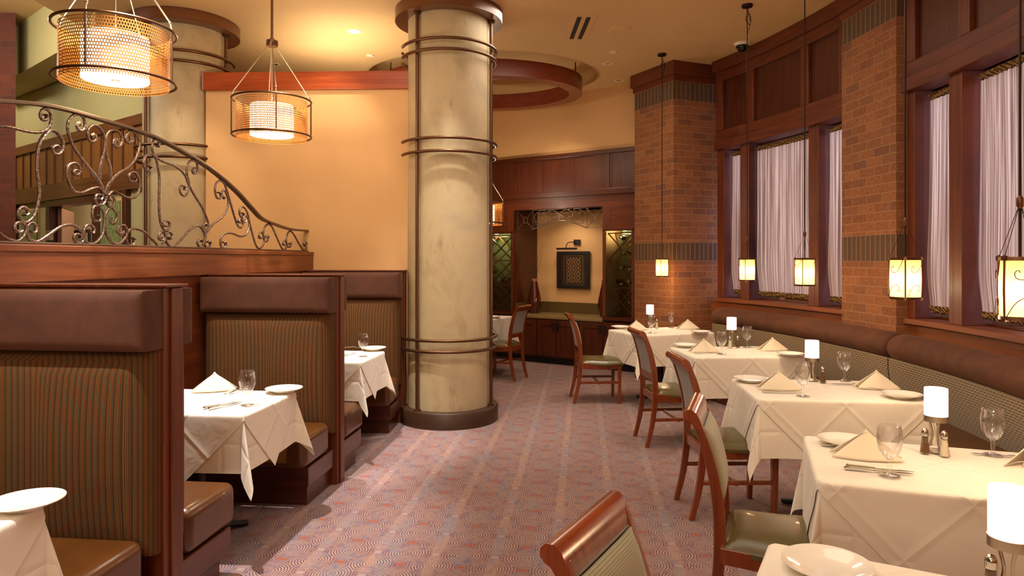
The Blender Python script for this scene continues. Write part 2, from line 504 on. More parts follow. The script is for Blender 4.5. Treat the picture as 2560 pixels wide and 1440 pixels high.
def mk_dash(name, base, dash, w_, h_, ms, flip=False):
    a = N(name)
    b = a.n('ShaderNodeTexBrick'); a.l(a.uvmap(), b.inputs['Vector'])
    b.inputs['Color1'].default_value = col(dash); b.inputs['Color2'].default_value = col(dash); b.inputs['Mortar'].default_value = col(base)
    b.inputs['Scale'].default_value = 1; b.inputs['Mortar Size'].default_value = ms; b.inputs['Brick Width'].default_value = w_; b.inputs['Row Height'].default_value = h_
    a.l(b.outputs['Color'], a.b.inputs['Base Color']); a.set(a.b, Roughness=0.8); a.b.inputs['Sheen Weight'].default_value = 0.3
    a.bump(b.outputs['Fac'], 0.3, 0.002)
    return a.m
M['dash'] = mk_dash('woven_dash_fabric', '#8c7242', '#34261a', 0.040, 0.0165, 0.0038)
M['weave_front'] = mk_dash('green_tan_chair_weave', '#77745a', '#a89c76', 0.0065, 0.0048, 0.0011)
M['weave_back'] = plain('grey_blue_chair_fabric', '#7f7a74', 0.9, sheen=0.3, noise=0.12, nscale=260)

def mk_column():
    a = N('mottled_plaster')
    n = a.noise(a.uvmap(src='Object', scale=(1, 1, 0.7)), 2.6, 5, 0.6, 0.4)
    m = a.noise(a.uvmap(src='Object', scale=(1, 1, 0.35)), 7, 4, 0.7)
    c = a.ramp(n, [(0.3, col('#a08c68')), (0.5, col('#bba67e')), (0.7, col('#aa987a'))])
    c = a.mix(a.ramp(m, [(0.60, 0.0), (0.76, 0.55)]), c, col('#84684a'))
    a.l(c, a.b.inputs['Base Color']); a.set(a.b, Roughness=0.55)
    a.bump(m, 0.15, 0.004)
    return a.m
M['column'] = mk_column()

def mk_curtain():
    a = N('sheer_striped_curtain')
    tc = a.n('ShaderNodeTexCoord'); sx = a.n('ShaderNodeSeparateXYZ'); a.l(tc.outputs['UV'], sx.inputs[0])
    v = a.uvmap((70, 0.5, 1))
    n = a.noise(v, 1.0, 3, 0.6)
    c = a.ramp(n, [(0.38, col('#8e7460')), (0.5, col('#c4aa92')), (0.62, col('#f0dfc4'))])
    d = a.n('ShaderNodeBsdfDiffuse'); t = a.n('ShaderNodeBsdfTranslucent'); tr = a.n('ShaderNodeBsdfTransparent')
    a.l(c, d.inputs[0]); a.l(c, t.inputs[0])
    m1 = a.n('ShaderNodeMixShader'); m1.inputs[0].default_value = 0.5
    a.l(d.outputs[0], m1.inputs[1]); a.l(t.outputs[0], m1.inputs[2])
    m2 = a.n('ShaderNodeMixShader'); a.l(a.ramp(n, [(0.35, 0.12), (0.6, 0.05)]), m2.inputs[0])
    a.l(m1.outputs[0], m2.inputs[1]); a.l(tr.outputs[0], m2.inputs[2]); a.l(m2.outputs[0], a.out.inputs[0])
    return a.m
M['curtain'] = mk_curtain()
def mk_fringe():
    a = N('twisted_fringe')
    v = a.uvmap(rot=0.6)
    wv = a.n('ShaderNodeTexWave'); wv.inputs['Scale'].default_value = 22; wv.inputs['Distortion'].default_value = 1.0
    a.l(v, wv.inputs['Vector'])
    a.l(a.ramp(wv.outputs['Fac'], [(0.3, col('#4a3018')), (0.7, col('#b08a48'))]), a.b.inputs['Base Color']); a.set(a.b, Roughness=0.8)
    a.bump(wv.outputs['Fac'], 0.6, 0.006)
    return a.m
M['fringe'] = mk_fringe()
def mk_iron():
    a = N('hammered_iron')
    n = a.noise(a.uvmap(src='Object'), 90, 2, 0.5, 0.5)
    a.l(a.ramp(n, [(0.3, col('#6a5448')), (0.7, col('#a08a7c'))]), a.b.inputs['Base Color'])
    a.set(a.b, Roughness=0.36, Metallic=0.85); a.bump(n, 0.6, 0.005)
    return a.m
M['iron'] = mk_iron()
M['rail'] = plain('satin_iron_rail', '#7a6452', 0.38, 0.8, noise=0.06)
def mk_mesh():
    a = N('chain_mesh')
    b = a.n('ShaderNodeTexBrick'); a.l(a.uvmap(), b.inputs['Vector'])
    b.inputs['Scale'].default_value = 1; b.inputs['Mortar Size'].default_value = 0.0027; b.inputs['Mortar Smooth'].default_value = 0.0
    b.inputs['Brick Width'].default_value = 0.0135; b.inputs['Row Height'].default_value = 0.0165
    a.b.inputs['Base Color'].default_value = col('#b4702e'); a.set(a.b, Roughness=0.45, Metallic=0.3)
    tr = a.n('ShaderNodeBsdfTransparent'); mx = a.n('ShaderNodeMixShader')
    a.l(b.outputs['Fac'], mx.inputs[0]); a.l(tr.outputs[0], mx.inputs[1]); a.l(a.b.outputs[0], mx.inputs[2]); a.l(mx.outputs[0], a.out.inputs[0])
    return a.m
M['mesh'] = mk_mesh()
def emis(name, h, s):
    a = N(name)
    e = a.n('ShaderNodeEmission'); e.inputs[0].default_value = col(h); e.inputs[1].default_value = s
    a.l(e.outputs[0], a.out.inputs[0])
    return a.m
M['diffuser'] = emis('glowing_diffuser', '#ffdca4', 5.0)
M['disc'] = emis('glowing_disc', '#fff0d0', 7.0)
def mk_lantern():
    a = N('lantern_parchment')
    t = a.n('ShaderNodeBsdfTranslucent'); t.inputs[0].default_value = col('#ffac5a')
    d = a.n('ShaderNodeBsdfDiffuse'); d.inputs[0].default_value = col('#e8c88c')
    mx = a.n('ShaderNodeMixShader'); mx.inputs[0].default_value = 0.75
    e = a.n('ShaderNodeEmission'); e.inputs[0].default_value = col('#ff9c48'); e.inputs[1].default_value = 0.4
    ad = a.n('ShaderNodeAddShader')
    a.l(d.outputs[0], mx.inputs[1]); a.l(t.outputs[0], mx.inputs[2]); a.l(mx.outputs[0], ad.inputs[0]); a.l(e.outputs[0], ad.inputs[1]); a.l(ad.outputs[0], a.out.inputs[0])
    return a.m
M['lantern'] = mk_lantern()
def mk_candle():
    a = N('frosted_glass')
    t = a.n('ShaderNodeBsdfTranslucent'); t.inputs[0].default_value = col('#fff2f0')
    d = a.n('ShaderNodeBsdfDiffuse'); d.inputs[0].default_value = col('#f4ecec')
    mx = a.n('ShaderNodeMixShader'); mx.inputs[0].default_value = 0.6
    e = a.n('ShaderNodeEmission'); e.inputs[0].default_value = col('#fff0f2'); e.inputs[1].default_value = 0.38
    ad = a.n('ShaderNodeAddShader')
    a.l(d.outputs[0], mx.inputs[1]); a.l(t.outputs[0], mx.inputs[2]); a.l(mx.outputs[0], ad.inputs[0]); a.l(e.outputs[0], ad.inputs[1]); a.l(ad.outputs[0], a.out.inputs[0])
    return a.m
M['candle'] = mk_candle()
M['bulb'] = emis('downlight_lamp', '#fff4e0', 3.0)
def mk_art():
    a = N('woven_diamond_textile')
    tc = a.n('ShaderNodeTexCoord'); sx = a.n('ShaderNodeSeparateXYZ'); a.l(tc.outputs['UV'], sx.inputs[0])
    ax = a.math('ABSOLUTE', a.math('SUBTRACT', a.math('FRACT', a.math('MULTIPLY', sx.outputs[0], 1 / 0.17)), 0.5))
    ay = a.math('ABSOLUTE', a.math('SUBTRACT', a.math('FRACT', a.math('MULTIPLY', sx.outputs[1], 1 / 0.24)), 0.5))
    d = a.math('ADD', ax, ay)
    f = a.math('FRACT', a.math('MULTIPLY', d, 4.0))
    a.l(a.mix(a.math('GREATER_THAN', f, 0.5), col('#5a2412'), col('#d8a468')), a.b.inputs['Base Color'])
    a.set(a.b, Roughness=0.8)
    return a.m
M['art'] = mk_art()
M['mat_maroon'] = plain('maroon_mat_board', '#4a2016', 0.7)
M['artglass'] = plain('green_textured_glass', '#8a9a60', 0.25, coat=0.4, noise=0.3, nscale=30)
M['wine_reflection'] = plain('green_painted_reflection', '#7c8c52', 0.7)  # green painted in for a wall reflected in the glass doors
M['bottle'] = plain('dark_wine_bottle', '#141a0e', 0.1, coat=0.5)
M['cap'] = plain('pale_bottle_cap', '#d8ceb0', 0.4)
M['base_brown'] = plain('brown_column_base', '#3a2414', 0.4, noise=0.1)
# ================================================================== THE SETTING
CEIL = 3.93
b = B(); b.box2((-9.5, -2.6, -0.1), (4.6, 13.0, 0.0)); struct(b.build('floor', M['carpet']))

# ceiling with an oval opening
OV = (-0.38, 8.95)
def oval(a, bb, n=72):
    return [(OV[0] + a * math.cos(2 * PI * i / n), OV[1] + bb * math.sin(2 * PI * i / n)) for i in range(n)]
bm = bmesh.new()
outer = [bm.verts.new((x, y, CEIL)) for x, y in [(-4.36, -2.6), (-1.7, -2.6)] + [P(8.55, -1.14 + 1.61 * i / 40)[:2] for i in range(41)] + [(2.55, 13), (-4.36, 13)]]
inner = [bm.verts.new((x, y, CEIL)) for x, y in oval(1.50, 1.17)]
ed = [bm.edges.new((L[i], L[(i + 1) % len(L)])) for L in (outer, inner) for i in range(len(L))]
bmesh.ops.triangle_fill(bm, use_beauty=True, edges=ed)
me = bpy.data.meshes.new('ceiling'); bm.to_mesh(me); bm.free(); me.materials.append(M['ceil'])
o = bpy.data.objects.new('ceiling', me); COL.objects.link(o); struct(o)
b = B()
b.loft([[(x, y, CEIL) for x, y in oval(1.50, 1.17)], [(x, y, CEIL + 0.2) for x, y in oval(1.50, 1.17)]], True, False)
b.add([(x, y, CEIL + 0.2) for x, y in oval(1.50, 1.17)], [tuple(range(72))])
c = b.build('ceiling_recess', M['ceil'], o)
b = B(); b.box2((-4.42, -2.6, CEIL), (-4.36, 13, 4.35)); b.build('ceiling_edge', M['ceil'], o)
b = B(); b.box2((-9.5, -2.6, 4.33), (-4.42, 13.0, 4.4)); b.build('upper_ceiling', M['ceil'], o)
# drop the oval wooden ring inside it
b = B()
b.loft([[(x, y, 3.70) for x, y in oval(1.30, 0.97)], [(x, y, 3.90) for x, y in oval(1.30, 0.97)],
        [(x, y, 3.90) for x, y in oval(1.13, 0.80)], [(x, y, 3.70) for x, y in oval(1.13, 0.80)]], True, False, loop=True)
rg = thing('ceiling_ring', 'oval cherry wood ring hanging in the ceiling recess behind the round column', 'ceiling ring', (0, 0, 0))
b.build('wood_band', M['wood_ring'], rg, smooth=True)
for k in range(4):
    b = B()
    x, y = oval(1.215, 0.885, 4)[k]
    b.tube([(x, y, 3.88), (x, y, CEIL + 0.2)], 0.008)
    b.build('hanger', M['bronze'], rg)

# rear wall and left end wall, behind and beside the camera
b = B(); b.box2((-9.5, -2.7, 0), (4.6, -2.6, 4.4)); struct(b.build('wall_rear', M['cream']))
b = B(); b.box2((-9.6, -2.6, 0), (-9.5, 13, 4.4)); struct(b.build('wall_far_left', M['green_wall']))
b = B(); b.box2((-9.5, 13.0, 0), (4.6, 13.1, 4.4)); struct(b.build('wall_end', M['cream']))

# ------------------------------------------------------------------ curved window wall
def sec(name, mat, r0, r1, t0, t1, z0, z1, parent=None, **k):
    q = B(); q.arcbox(r0, r1, t0, t1, z0, z1); return q.build(name, mat, parent, smooth=True, **k)
T1A, T1B = 0.140, 0.402       # far bay, between the two pillars
T2A, T2B = -0.262, 0.043      # near bay
wr = B(); wr.arcbox(8.24, 8.55, -1.15, 0.47, 0, 1.03)
wr = struct(wr.build('wall_right', M['wood_mid'], smooth=True))
for nm, (ta, tb) in (('far', (T1A, T1B)), ('near', (T2A, T2B))):
    tr = sec('trim_sill_' + nm, M['wood_mid'], 8.18, 8.50, ta, tb, 1.03, 1.075, bevel=0.006); struct(tr)
    tr = sec('trim_header_' + nm, M['wood_h'], 8.17, 8.40, ta, tb, 2.86, 2.97, bevel=0.006); struct(tr)
    # upper panelling: field, stiles, rails
    f = struct(sec('trim_panelling_' + nm, M['wood_dark'], 8.24, 8.36, ta, tb, 2.97, 3.80))
    sec('top_rail', M['wood_h'], 8.20, 8.24, ta, tb, 3.68, 3.80, f, bevel=0.004)
    sec('bottom_rail', M['wood_h'], 8.20, 8.24, ta, tb, 2.97, 3.09, f, bevel=0.004)
    w_ = (tb - ta)
    for k, fr in enumerate((0.0, 0.30, 0.72, 1.0)):
        hw = 0.0075
        t = ta + w_ * fr
        t = min(max(t, ta + hw), tb - hw)
        sec('stile', M['wood_v'], 8.20, 8.24, t - hw, t + hw, 3.09, 3.68, f, bevel=0.004)
    cr = B()
    cr.arcbar([(8.36, 3.80), (8.17, 3.80), (8.15, 3.82), (8.15, 3.93), (8.36, 3.93)], ta - 0.002, tb + 0.002)
    struct(cr.build('trim_crown_' + nm, M['wood_h'], smooth=True))
b = B(); b.arcbox(8.24, 8.55, -1.15, T2A - 0.08, 1.03, CEIL)
struct(b.build('wall_right_near', M['cream'], smooth=True))
b = B(); b.arcbox(8.36, 8.55, T2A, T2B, 2.86, CEIL); b.arcbox(8.36, 8.55, T1A, T1B, 2.86, CEIL)
struct(b.build('wall_right_upper', M['cream'], smooth=True))

# windows: each opening with frame and pane, then its curtain
def window(n, t0, t1, ja, jb, label):
    fr = B()
    fr.arcbox(8.22, 8.46, ja, t0, 1.075, 2.86); fr.arcbox(8.22, 8.46, t1, jb, 1.075, 2.86)
    fr.arcbox(8.40, 8.46, t0, t1, 1.075, 1.09); fr.arcbox(8.40, 8.46, t0, t1, 2.85, 2.86)
    wd = struct(fr.build('window_%d' % n, M['wood_v'], bevel=0.004))
    g = B(); g.arcbox(8.425, 8.431, t0, t1, 1.09, 2.85); g.build('window_pane', M['pane'], wd, smooth=True)
    rnd = random.Random(n)
    m_ = 0.0022
    a0, a1 = t0 + m_, t1 - m_
    wdt = (a1 - a0) * 8.3
    np_ = max(8, int(wdt * 42))
    ph = [rnd.uniform(0, 6.28) for _ in range(4)]
    zb, zt = 1.160, 2.775
    def shape(u, v):
        z = zb + (zt - zb) * v
        pinch = 0.035 * math.exp(-((v - 0.0) / 0.10) ** 2) - 0.012 * math.exp(-((v - 0.22) / 0.2) ** 2)
        uu = u
        if wdt > 0: uu = 0.5 + (u - 0.5) * (1 - 2 * pinch / wdt)
        amp = 0.010 + 0.006 * math.sin(3 * v + ph[0])
        off = amp * math.sin(u * np_ * PI + ph[1] + 0.8 * math.sin(v * 2.2 + ph[2])) + 0.004 * math.sin(u * np_ * 2.3 + ph[3])
        return P(8.33 + off, a0 + (a1 - a0) * uu, z)
    ct = thing('curtain', label, 'curtain', P(8.33, (t0 + t1) / 2, zb), 0, 'sheer striped window curtains')
    base = Vector(P(8.33, (t0 + t1) / 2, zb))
    c = B(Matrix.Translation(-base)); c.grid(shape, np_ * 5, 26, uv=lambda u, v: (u * wdt * 1.6, v * 1.7))
    c.build('sheer_fabric', M['curtain'], ct, smooth=True, ang=180)
    for nm, z, v, hgt in (('top_trim', zt, 1, 0.045), ('bottom_fringe', zb - 0.035, 0, 0.055)):
        q = B(Matrix.Translation(-base))
        def fs(u, v2, v=v, z=z, hgt=hgt):
            p = shape(u, v); a = math.atan2(p[1] - CY, p[0] - CX)
            off = 0.010 * math.cos((v2) * 2 * PI) + 0.0035 * math.sin(u * wdt * 380)
            return (p[0] - math.cos(a) * (off + 0.004), p[1] - math.sin(a) * (off + 0.004), z + hgt * (0.5 - 0.5 * math.cos(v2 * PI * 2)) * 0 + hgt * abs(v2 * 2 - 1) + 0.004 * math.sin(u * wdt * 190))
        q.grid(fs, int(wdt * 170), 6, uv=lambda u, v2: (u * wdt, v2 * 0.06))
        q.build(nm, M['fringe'], ct, smooth=True, ang=180)
    return wd
window(1, 0.352, 0.388, 0.3335, 0.402, 'narrow sheer striped curtain in the window farthest from the camera, beside the corner pillar')
window(2, 0.214, 0.3335, 0.203, 0.3335, 'wide sheer striped curtain in the middle window of the far bay')
window(3, 0.150, 0.203 - 0.0065, 0.140, 0.203, 'narrow sheer striped curtain just left of the flat brick pillar') if False else window(3, 0.150, 0.195, 0.140, 0.203, 'narrow sheer striped curtain just left of the flat brick pillar')
window(4, -0.018, 0.032, -0.024, 0.043, 'narrow sheer striped curtain just right of the flat brick pillar')
window(5, -0.165, -0.036, -0.170, -0.024, 'wide sheer striped curtain at the right edge of the picture')
window(6, -0.235, -0.182, -0.262, -0.170, 'narrow sheer striped curtain outside the right edge of the picture')

# ------------------------------------------------------------------ brick pillars
def pillar(poly, label, crown=True, bands=((1.52, 1.745), (3.47, 3.69)), ctop=CEIL):
    p = thing('brick_pillar', label, 'pillar', (poly[0][0], poly[0][1], 0))
    Mi = Matrix.Translation((-poly[0][0], -poly[0][1], 0))
    z = 0
    segs = []
    for a, c in bands:
        segs.append((z, a, 'brick')); segs.append((a, c, 'soldier')); z = c
    segs.append((z, ctop, 'brick'))
    if poly[0][0] > 1.0 and poly[0][0] < 2.0:
        segs[0:1] = [(0, 0.24, 'soldier'), (0.24, bands[0][0], 'brick')]
    for a, c, k in segs:
        q = B(Mi); q.prism(poly, a, c)
        # continuous uv round the prism
        n = len(poly); run = 0
        for i in range(n):
            j = (i + 1) % n
            L = math.hypot(poly[j][0] - poly[i][0], poly[j][1] - poly[i][1])
            q.uv[2 + i] = [(run, a), (run + L, a), (run + L, c), (run, c)]
            run += L
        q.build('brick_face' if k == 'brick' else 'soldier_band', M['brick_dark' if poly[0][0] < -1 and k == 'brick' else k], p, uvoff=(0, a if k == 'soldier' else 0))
    if crown:
        cx = sum(v[0] for v in poly) / len(poly); cy = sum(v[1] for v in poly) / len(poly)
        def grow(e): 
            out = []
            for x, y in poly:
                l = math.hypot(x - cx, y - cy); out.append((x + (x - cx) / l * e, y + (y - cy) / l * e))
            return out
        q = B(Mi); q.prism(grow(0.025), 3.70, 3.77); q.build('crown_fillet', M['wood_h'], p, bevel=0.004)
        q = B(Mi); q.prism(grow(0.06), 3.77, 3.93); q.build('crown', M['wood_h'], p, bevel=0.004)
    return p
# corner pillar at the far end of the window wall: corners left, front, right, back
pillar([(1.60, 8.87), (1.95, 8.20), (2.60, 8.46), (2.25, 9.13)], 'tall square corner brick pillar with a wood crown behind the farthest lantern')
c_, s_ = math.cos(0.09), math.sin(0.09)
pl = [P(8.14, 0.138)[:2], P(8.14, 0.0455)[:2], P(8.42, 0.043)[:2], P(8.42, 0.140)[:2]]
pillar([pl[0], pl[3], pl[2], pl[1]][::-1], 'flat brick pillar between the two window bays on the right')
pl = [P(8.14, -0.264)[:2], P(8.14, -0.345)[:2], P(8.42, -0.345)[:2], P(8.42, -0.264)[:2]]
pillar([pl[0], pl[3], pl[2], pl[1]][::-1], 'flat brick pillar outside the right edge of the picture')
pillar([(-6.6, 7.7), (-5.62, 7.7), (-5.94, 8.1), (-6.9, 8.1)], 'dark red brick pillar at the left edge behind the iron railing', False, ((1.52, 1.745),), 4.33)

# ------------------------------------------------------------------ back wall with wine cabinets
BO = Vector((1.66, 9.2, 0)); EX = Vector((-0.823, 0.568, 0)).normalized(); EN = Vector((-0.568, -0.823, 0)).normalized()
def F(s, t=0.0, z=0.0):      # s leftwards along the wall, t into the room
    return BO + EX * s + EN * t + Vector((0, 0, z))
BM = Matrix(((EX.x, EN.x, 0, BO.x), (EX.y, EN.y, 0, BO.y), (0, 0, 1, 0), (0, 0, 0, 1)))
BR = math.atan2(EX.y, EX.x)
def bb(name, mat, s0, s1, t0, t1, z0, z1, parent=None, bevel=0.0, M_=None):
    q = B(M_ or BM); q.box2((s0, t0, z0), (s1, t1, z1)); return q.build(name, mat, parent, bevel=bevel)
struct(bb('wall_back', M['cream'], -1.4, 4.6, -0.75, -0.62, 0, CEIL))
struct(bb('wall_back_upper', M['cream'], -1.4, 4.6, -0.62, -0.02, 3.05, CEIL))
NL, NR = 1.957, 0.48
# upper panelling
up = struct(bb('trim_upper_panelling', M['wood_dark'], -1.4, 4.6, -0.55, 0.03, 2.50, 3.02))
bb('top_rail', M['wood_dark_h'], -1.4, 4.6, -0.1, 0.06, 3.0, 3.06, up, 0.004)
bb('bottom_rail', M['wood_dark_h'], -1.4, 4.6, -0.1, 0.05, 2.44, 2.52, up, 0.004)
for s in (0.33, 0.92, 1.45, 1.97, 2.5, 3.0):
    bb('stile', M['wood_dark'], s - 0.006, s + 0.006, 0.0, 0.036, 2.52, 3.0, up)
bb('stile', M['wood_dark'], 0.36, 0.46, 0.0, 0.045, 2.52, 3.0, up, 0.004)
fz = struct(bb('trim_frieze', M['wood_h'], -1.4, 4.6, -0.5, -0.01, 2.28, 2.44))
bb('frieze_panel', M['wood_h'], 0.0, 0.36, -0.03, -0.005, 1.955, 2.28, fz)
bb('frieze_frame', M['wood_v'], 0.36, NR, -0.03, 0.0, 1.96, 2.28, fz, 0.004)
bb('frieze_frame', M['wood_v'], NL, 2.15, -0.03, 0.0, 1.96, 2.28, fz, 0.004)
bb('frieze_panel', M['wood_h'], 2.15, 4.6, -0.03, -0.006, 1.96, 2.28, fz)
struct(bb('trim_niche_side', M['wood_dark'], NL, NL + 0.03, -0.62, 0.0, 0.72, 2.28))
struct(bb('trim_niche_reveal', M['cream'], NR - 0.03, NR, -0.62, -0.04, 0.72, 2.28))
struct(bb('trim_niche_head', M['wood_dark_h'], NR, NL, -0.62, -0.03, 2.28, 2.30))

def wine_cabinet(s0, s1, doors, label):
    L = s1 - s0
    Ml = Matrix.Translation((0, 0, 0))
    loc = F(s0, 0, 0.72)
    t = thing('wine_cabinet', label, 'cabinet', tuple(loc), BR)
    def lb(name, mat, a0, a1, b0, b1, z0, z1, par, bev=0.0):
        q = B()
        q.box2((a0, b0, z0), (a1, b1, z1))

        return q.build(name, mat, par, bevel=bev)
    H = 1.24
    lb('back_panel', M['wine_reflection'], 0.02, L - 0.02, -0.5, -0.48, 0.45, H, t)  # upper back coloured as the painted reflection
    lb('lower_back_panel', M['wood_dark'], 0.02, L - 0.02, -0.5, -0.48, 0.0, 0.45, t)
    lb('side_panel', M['wood_dark'], 0, 0.02, -0.5, 0, 0, H, t)
    lb('side_panel', M['wood_dark'], L - 0.02, L, -0.5, 0, 0, H, t)
    lb('floor_panel', M['wood_dark_h'], 0.02, L - 0.02, -0.5, 0, 0, 0.02, t)
    lb('frame', M['wood_v'], -0.0, 0.045, 0, 0.012, 0, H, t, 0.003)
    lb('frame', M['wood_v'], L - 0.045, L, 0, 0.012, 0, H, t, 0.003)
    lb('frame', M['wood_dark_h'], 0, L, 0, 0.012, -0.03, 0.02, t, 0.003)
    lb('frame', M['wood_dark_h'], 0, L, 0, 0.012, H - 0.03, H, t, 0.003)
    w = (L - 0.09) / doors
    for k in range(doors):
        a = 0.045 + k * w
        d = lb('glass_door', M['cab_glass'], a + 0.004, a + w - 0.004, 0.0, 0.006, 0.025, H - 0.035, t)
        q = B(); q.lathe([(0, 0), (0.012, 0), (0.016, 0.006), (0.012, 0.014), (0, 0.016)], 12)
        kx = a + (0.03 if k % 2 == 1 else w - 0.03)
        if doors == 1: kx = a + 0.03
        kn = q.build('knob', M['steel'], d, smooth=True); kn.location = (kx, 0.006, 0.23); kn.rotation_euler = (-PI / 2, 0, 0)
        # diagonal lattice rack behind this door, two crossings high
        lt = B()
        for (za, zb) in ((0.05, 0.42), (0.42, 0.80), (0.80, 1.18)):
            for (p, r) in (((a + 0.01, za), (a + w - 0.01, zb)), ((a + 0.01, zb), (a + w - 0.01, za))):
                dx, dz = r[0] - p[0], r[1] - p[1]
                ln = math.hypot(dx, dz)
                for yy in (-0.06, -0.32): lt.box(((p[0] + r[0]) / 2, yy, (p[1] + r[1]) / 2), (ln, 0.02, 0.016), 0, -math.atan2(dz, dx))
            for yy in (-0.06, -0.32): lt.box((a + w / 2, yy, zb), (w - 0.02, 0.02, 0.014))
        lt.build('lattice_rack', M['wood_tan'], t)
        if k < doors - 1: lb('mullion', M['wood_v'], a + w - 0.012, a + w + 0.012, 0, 0.012, 0.02, H - 0.03, t)
    return t
wine_cabinet(0.0, NR - 0.0, 1, 'tall glass fronted wine cabinet with diagonal racks, right of the niche by the brick pillar')
wine_cabinet(NL + 0.03, NL + 1.05, 2, 'tall glass fronted wine cabinet with diagonal racks, left of the niche behind the round column')
# bottles lying in the racks
def bottle_bm():
    q = B()
    q.lathe([(0.0, 0.0), (0.034, 0.0), (0.037, 0.01), (0.037, 0.18), (0.030, 0.205), (0.014, 0.225), (0.0135, 0.28), (0.0, 0.28)], 14)
    return q
def bottle(s, z, label):
    t = thing('wine_bottle', label, 'bottle', tuple(F(s, -0.36, z)), BR, 'wine bottles in the cabinets')
    q = bottle_bm(); o1 = q.build('glass_body', M['bottle'], t, smooth=True); o1.rotation_euler = (-PI / 2, 0, 0)
    q = B(); q.lathe([(0.0, 0.284), (0.0155, 0.284), (0.0155, 0.245), (0.014, 0.243)], 12)
    o2 = q.build('capsule', M['cap'], t, smooth=True); o2.rotation_euler = (-PI / 2, 0, 0)
    return t
bd = bottle(0.12, 1.80, 'wine bottle lying at the top right of the right hand wine cabinet')
for s, z, lb_ in ((0.26, 1.84, 'wine bottle at the top of the right hand wine cabinet, left of its neighbour'),
                 (0.21, 1.63, 'wine bottle in the upper crossing of the right hand wine cabinet'),
                 (0.12, 1.40, 'wine bottle at the right end of the middle row in the right hand wine cabinet'),
                 (0.24, 1.42, 'wine bottle in the middle row of the right hand wine cabinet'),
                 (0.34, 1.23, 'wine bottle at the left of the lower row in the right hand wine cabinet'),
                 (0.24, 1.20, 'wine bottle in the centre of the lower row in the right hand wine cabinet'),
                 (0.13, 1.23, 'wine bottle at the right of the lower row in the right hand wine cabinet'),
                 (2.20, 1.22, 'wine bottle at the right of the row in the left hand wine cabinet'),
                 (2.32, 1.22, 'wine bottle in the row of the left hand wine cabinet'),
                 (2.62, 1.62, 'wine bottle high in the left hand wine cabinet behind the column'),
                 (2.58, 1.34, 'wine bottle midway up the left hand wine cabinet behind the column')):
    dup(bd, tuple(F(s, -0.36, z)), BR, lb_, 'wine bottles in the cabinets')

# base cabinets, countertop, backsplash
bc = thing('base_cabinet', 'long dark wood base cabinet below the stone counter on the back wall', 'cabinet', tuple(F(0, 0, 0)), BR)
FY = Matrix.Identity(4)
def lb2(name, mat, a0, a1, b0, b1, z0, z1, par, bev=0.0):
    q = B(FY); q.box2((a0, b0, z0), (a1, b1, z1))
    return q.build(name, mat, par, bevel=bev)
lb2('carcass', M['wood_dark'], -0.9, 3.6, -0.55, 0.0, 0.10, 0.665, bc)
lb2('plinth', M['black'], -0.9, 3.6, -0.5, -0.06, 0.0, 0.10, bc)
for k, (a0, a1) in enumerate(((0.0, 0.46), (0.48, 0.84), (0.86, 1.22), (1.24, 1.55), (1.57, 1.88), (1.90, 2.35), (2.37, 2.82))):
    d = lb2('door', M['wood_dark'], a0 + 0.06, a1 - 0.06, 0.0, 0.008, 0.19, 0.57, bc)
    for nm, (x0, x1, z0, z1) in (('frame', (a0, a0 + 0.06, 0.12, 0.645)), ('frame', (a1 - 0.06, a1, 0.12, 0.645)), ('frame', (a0 + 0.06, a1 - 0.06, 0.12, 0.19)), ('frame', (a0 + 0.06, a1 - 0.06, 0.57, 0.645))):
        lb2(nm, M['wood_dark'], x0, x1, 0.0, 0.02, z0, z1, d, 0.003)
    hx = a0 + 0.03 if k % 2 else a1 - 0.03
    lb2('handle', M['black'], hx - 0.012, hx + 0.012, 0.02, 0.045, 0.50, 0.62, d, 0.004)
ct = thing('countertop', 'beige stone countertop with backsplash in the niche below the framed textile', 'countertop', tuple(F(0, 0, 0.665)), BR)
lb2('slab', M['counter'], NR, NL, -0.60, 0.02, 0.0, 0.045, ct, 0.006)
lb2('backsplash', M['splash'], NR, NL, -0.62, -0.60, 0.045, 0.21, ct)
lb2('backsplash_return', M['splash'], NL - 0.02, NL, -0.60, 0.0, 0.045, 0.21, ct)

# vases with dry twigs
def vase(s, t_, label, hh=1.0):
    v = thing('tall_vase', label, 'vase', tuple(F(s, t_, 0.711)), 0, 'dark vases on the niche counter')
    q = B(); q.lathe([(0, 0), (0.062, 0), (0.070, 0.01), (0.095, 0.08), (0.105, 0.16), (0.098, 0.24), (0.075, 0.34), (0.052, 0.44), (0.040, 0.50), (0.036, 0.51), (0.034, 0.50), (0.03, 0.40)], 28)
    q.build('body', M['vase'], v, smooth=True)
    q = B(); q.lathe([(0.040, 0.488), (0.047, 0.492), (0.047, 0.526), (0.040, 0.53), (0.036, 0.526), (0.036, 0.49)], 24)
    q.build('neck_band', plain('tan_neck_band', '#9a6440', 0.6), v, smooth=True)
    return v
v1 = vase(1.80, -0.30, 'tall dark vase holding long dry twigs at the left end of the niche counter')
vase(0.60, -0.30, 'tall dark vase half hidden behind the right edge of the niche')
rnd = random.Random(3)
tw = thing('dry_twigs', 'bundle of long thin dry twigs standing in the left vase', 'twigs', tuple(F(1.80, -0.30, 0.95)))
for k in range(11):
    q = B(); a = rnd.uniform(0, 6.28); sp = rnd.uniform(0.02, 0.15); H = rnd.uniform(0.65, 0.98)
    pts = [(0.02 * math.cos(a) * (1 - f) + sp * math.cos(a) * f * f + 0.012 * math.sin(7 * f + k), 0.02 * math.sin(a) * (1 - f) + 0.5 * sp * math.sin(a) * f * f, H * f) for f in [i / 9 for i in range(10)]]
    q.tube(pts, 0.003, 5, rr=[0.0048 * (1 - 0.75 * i / 9) for i in range(10)])
    q.build('twig', M['twig'], tw, smooth=True)

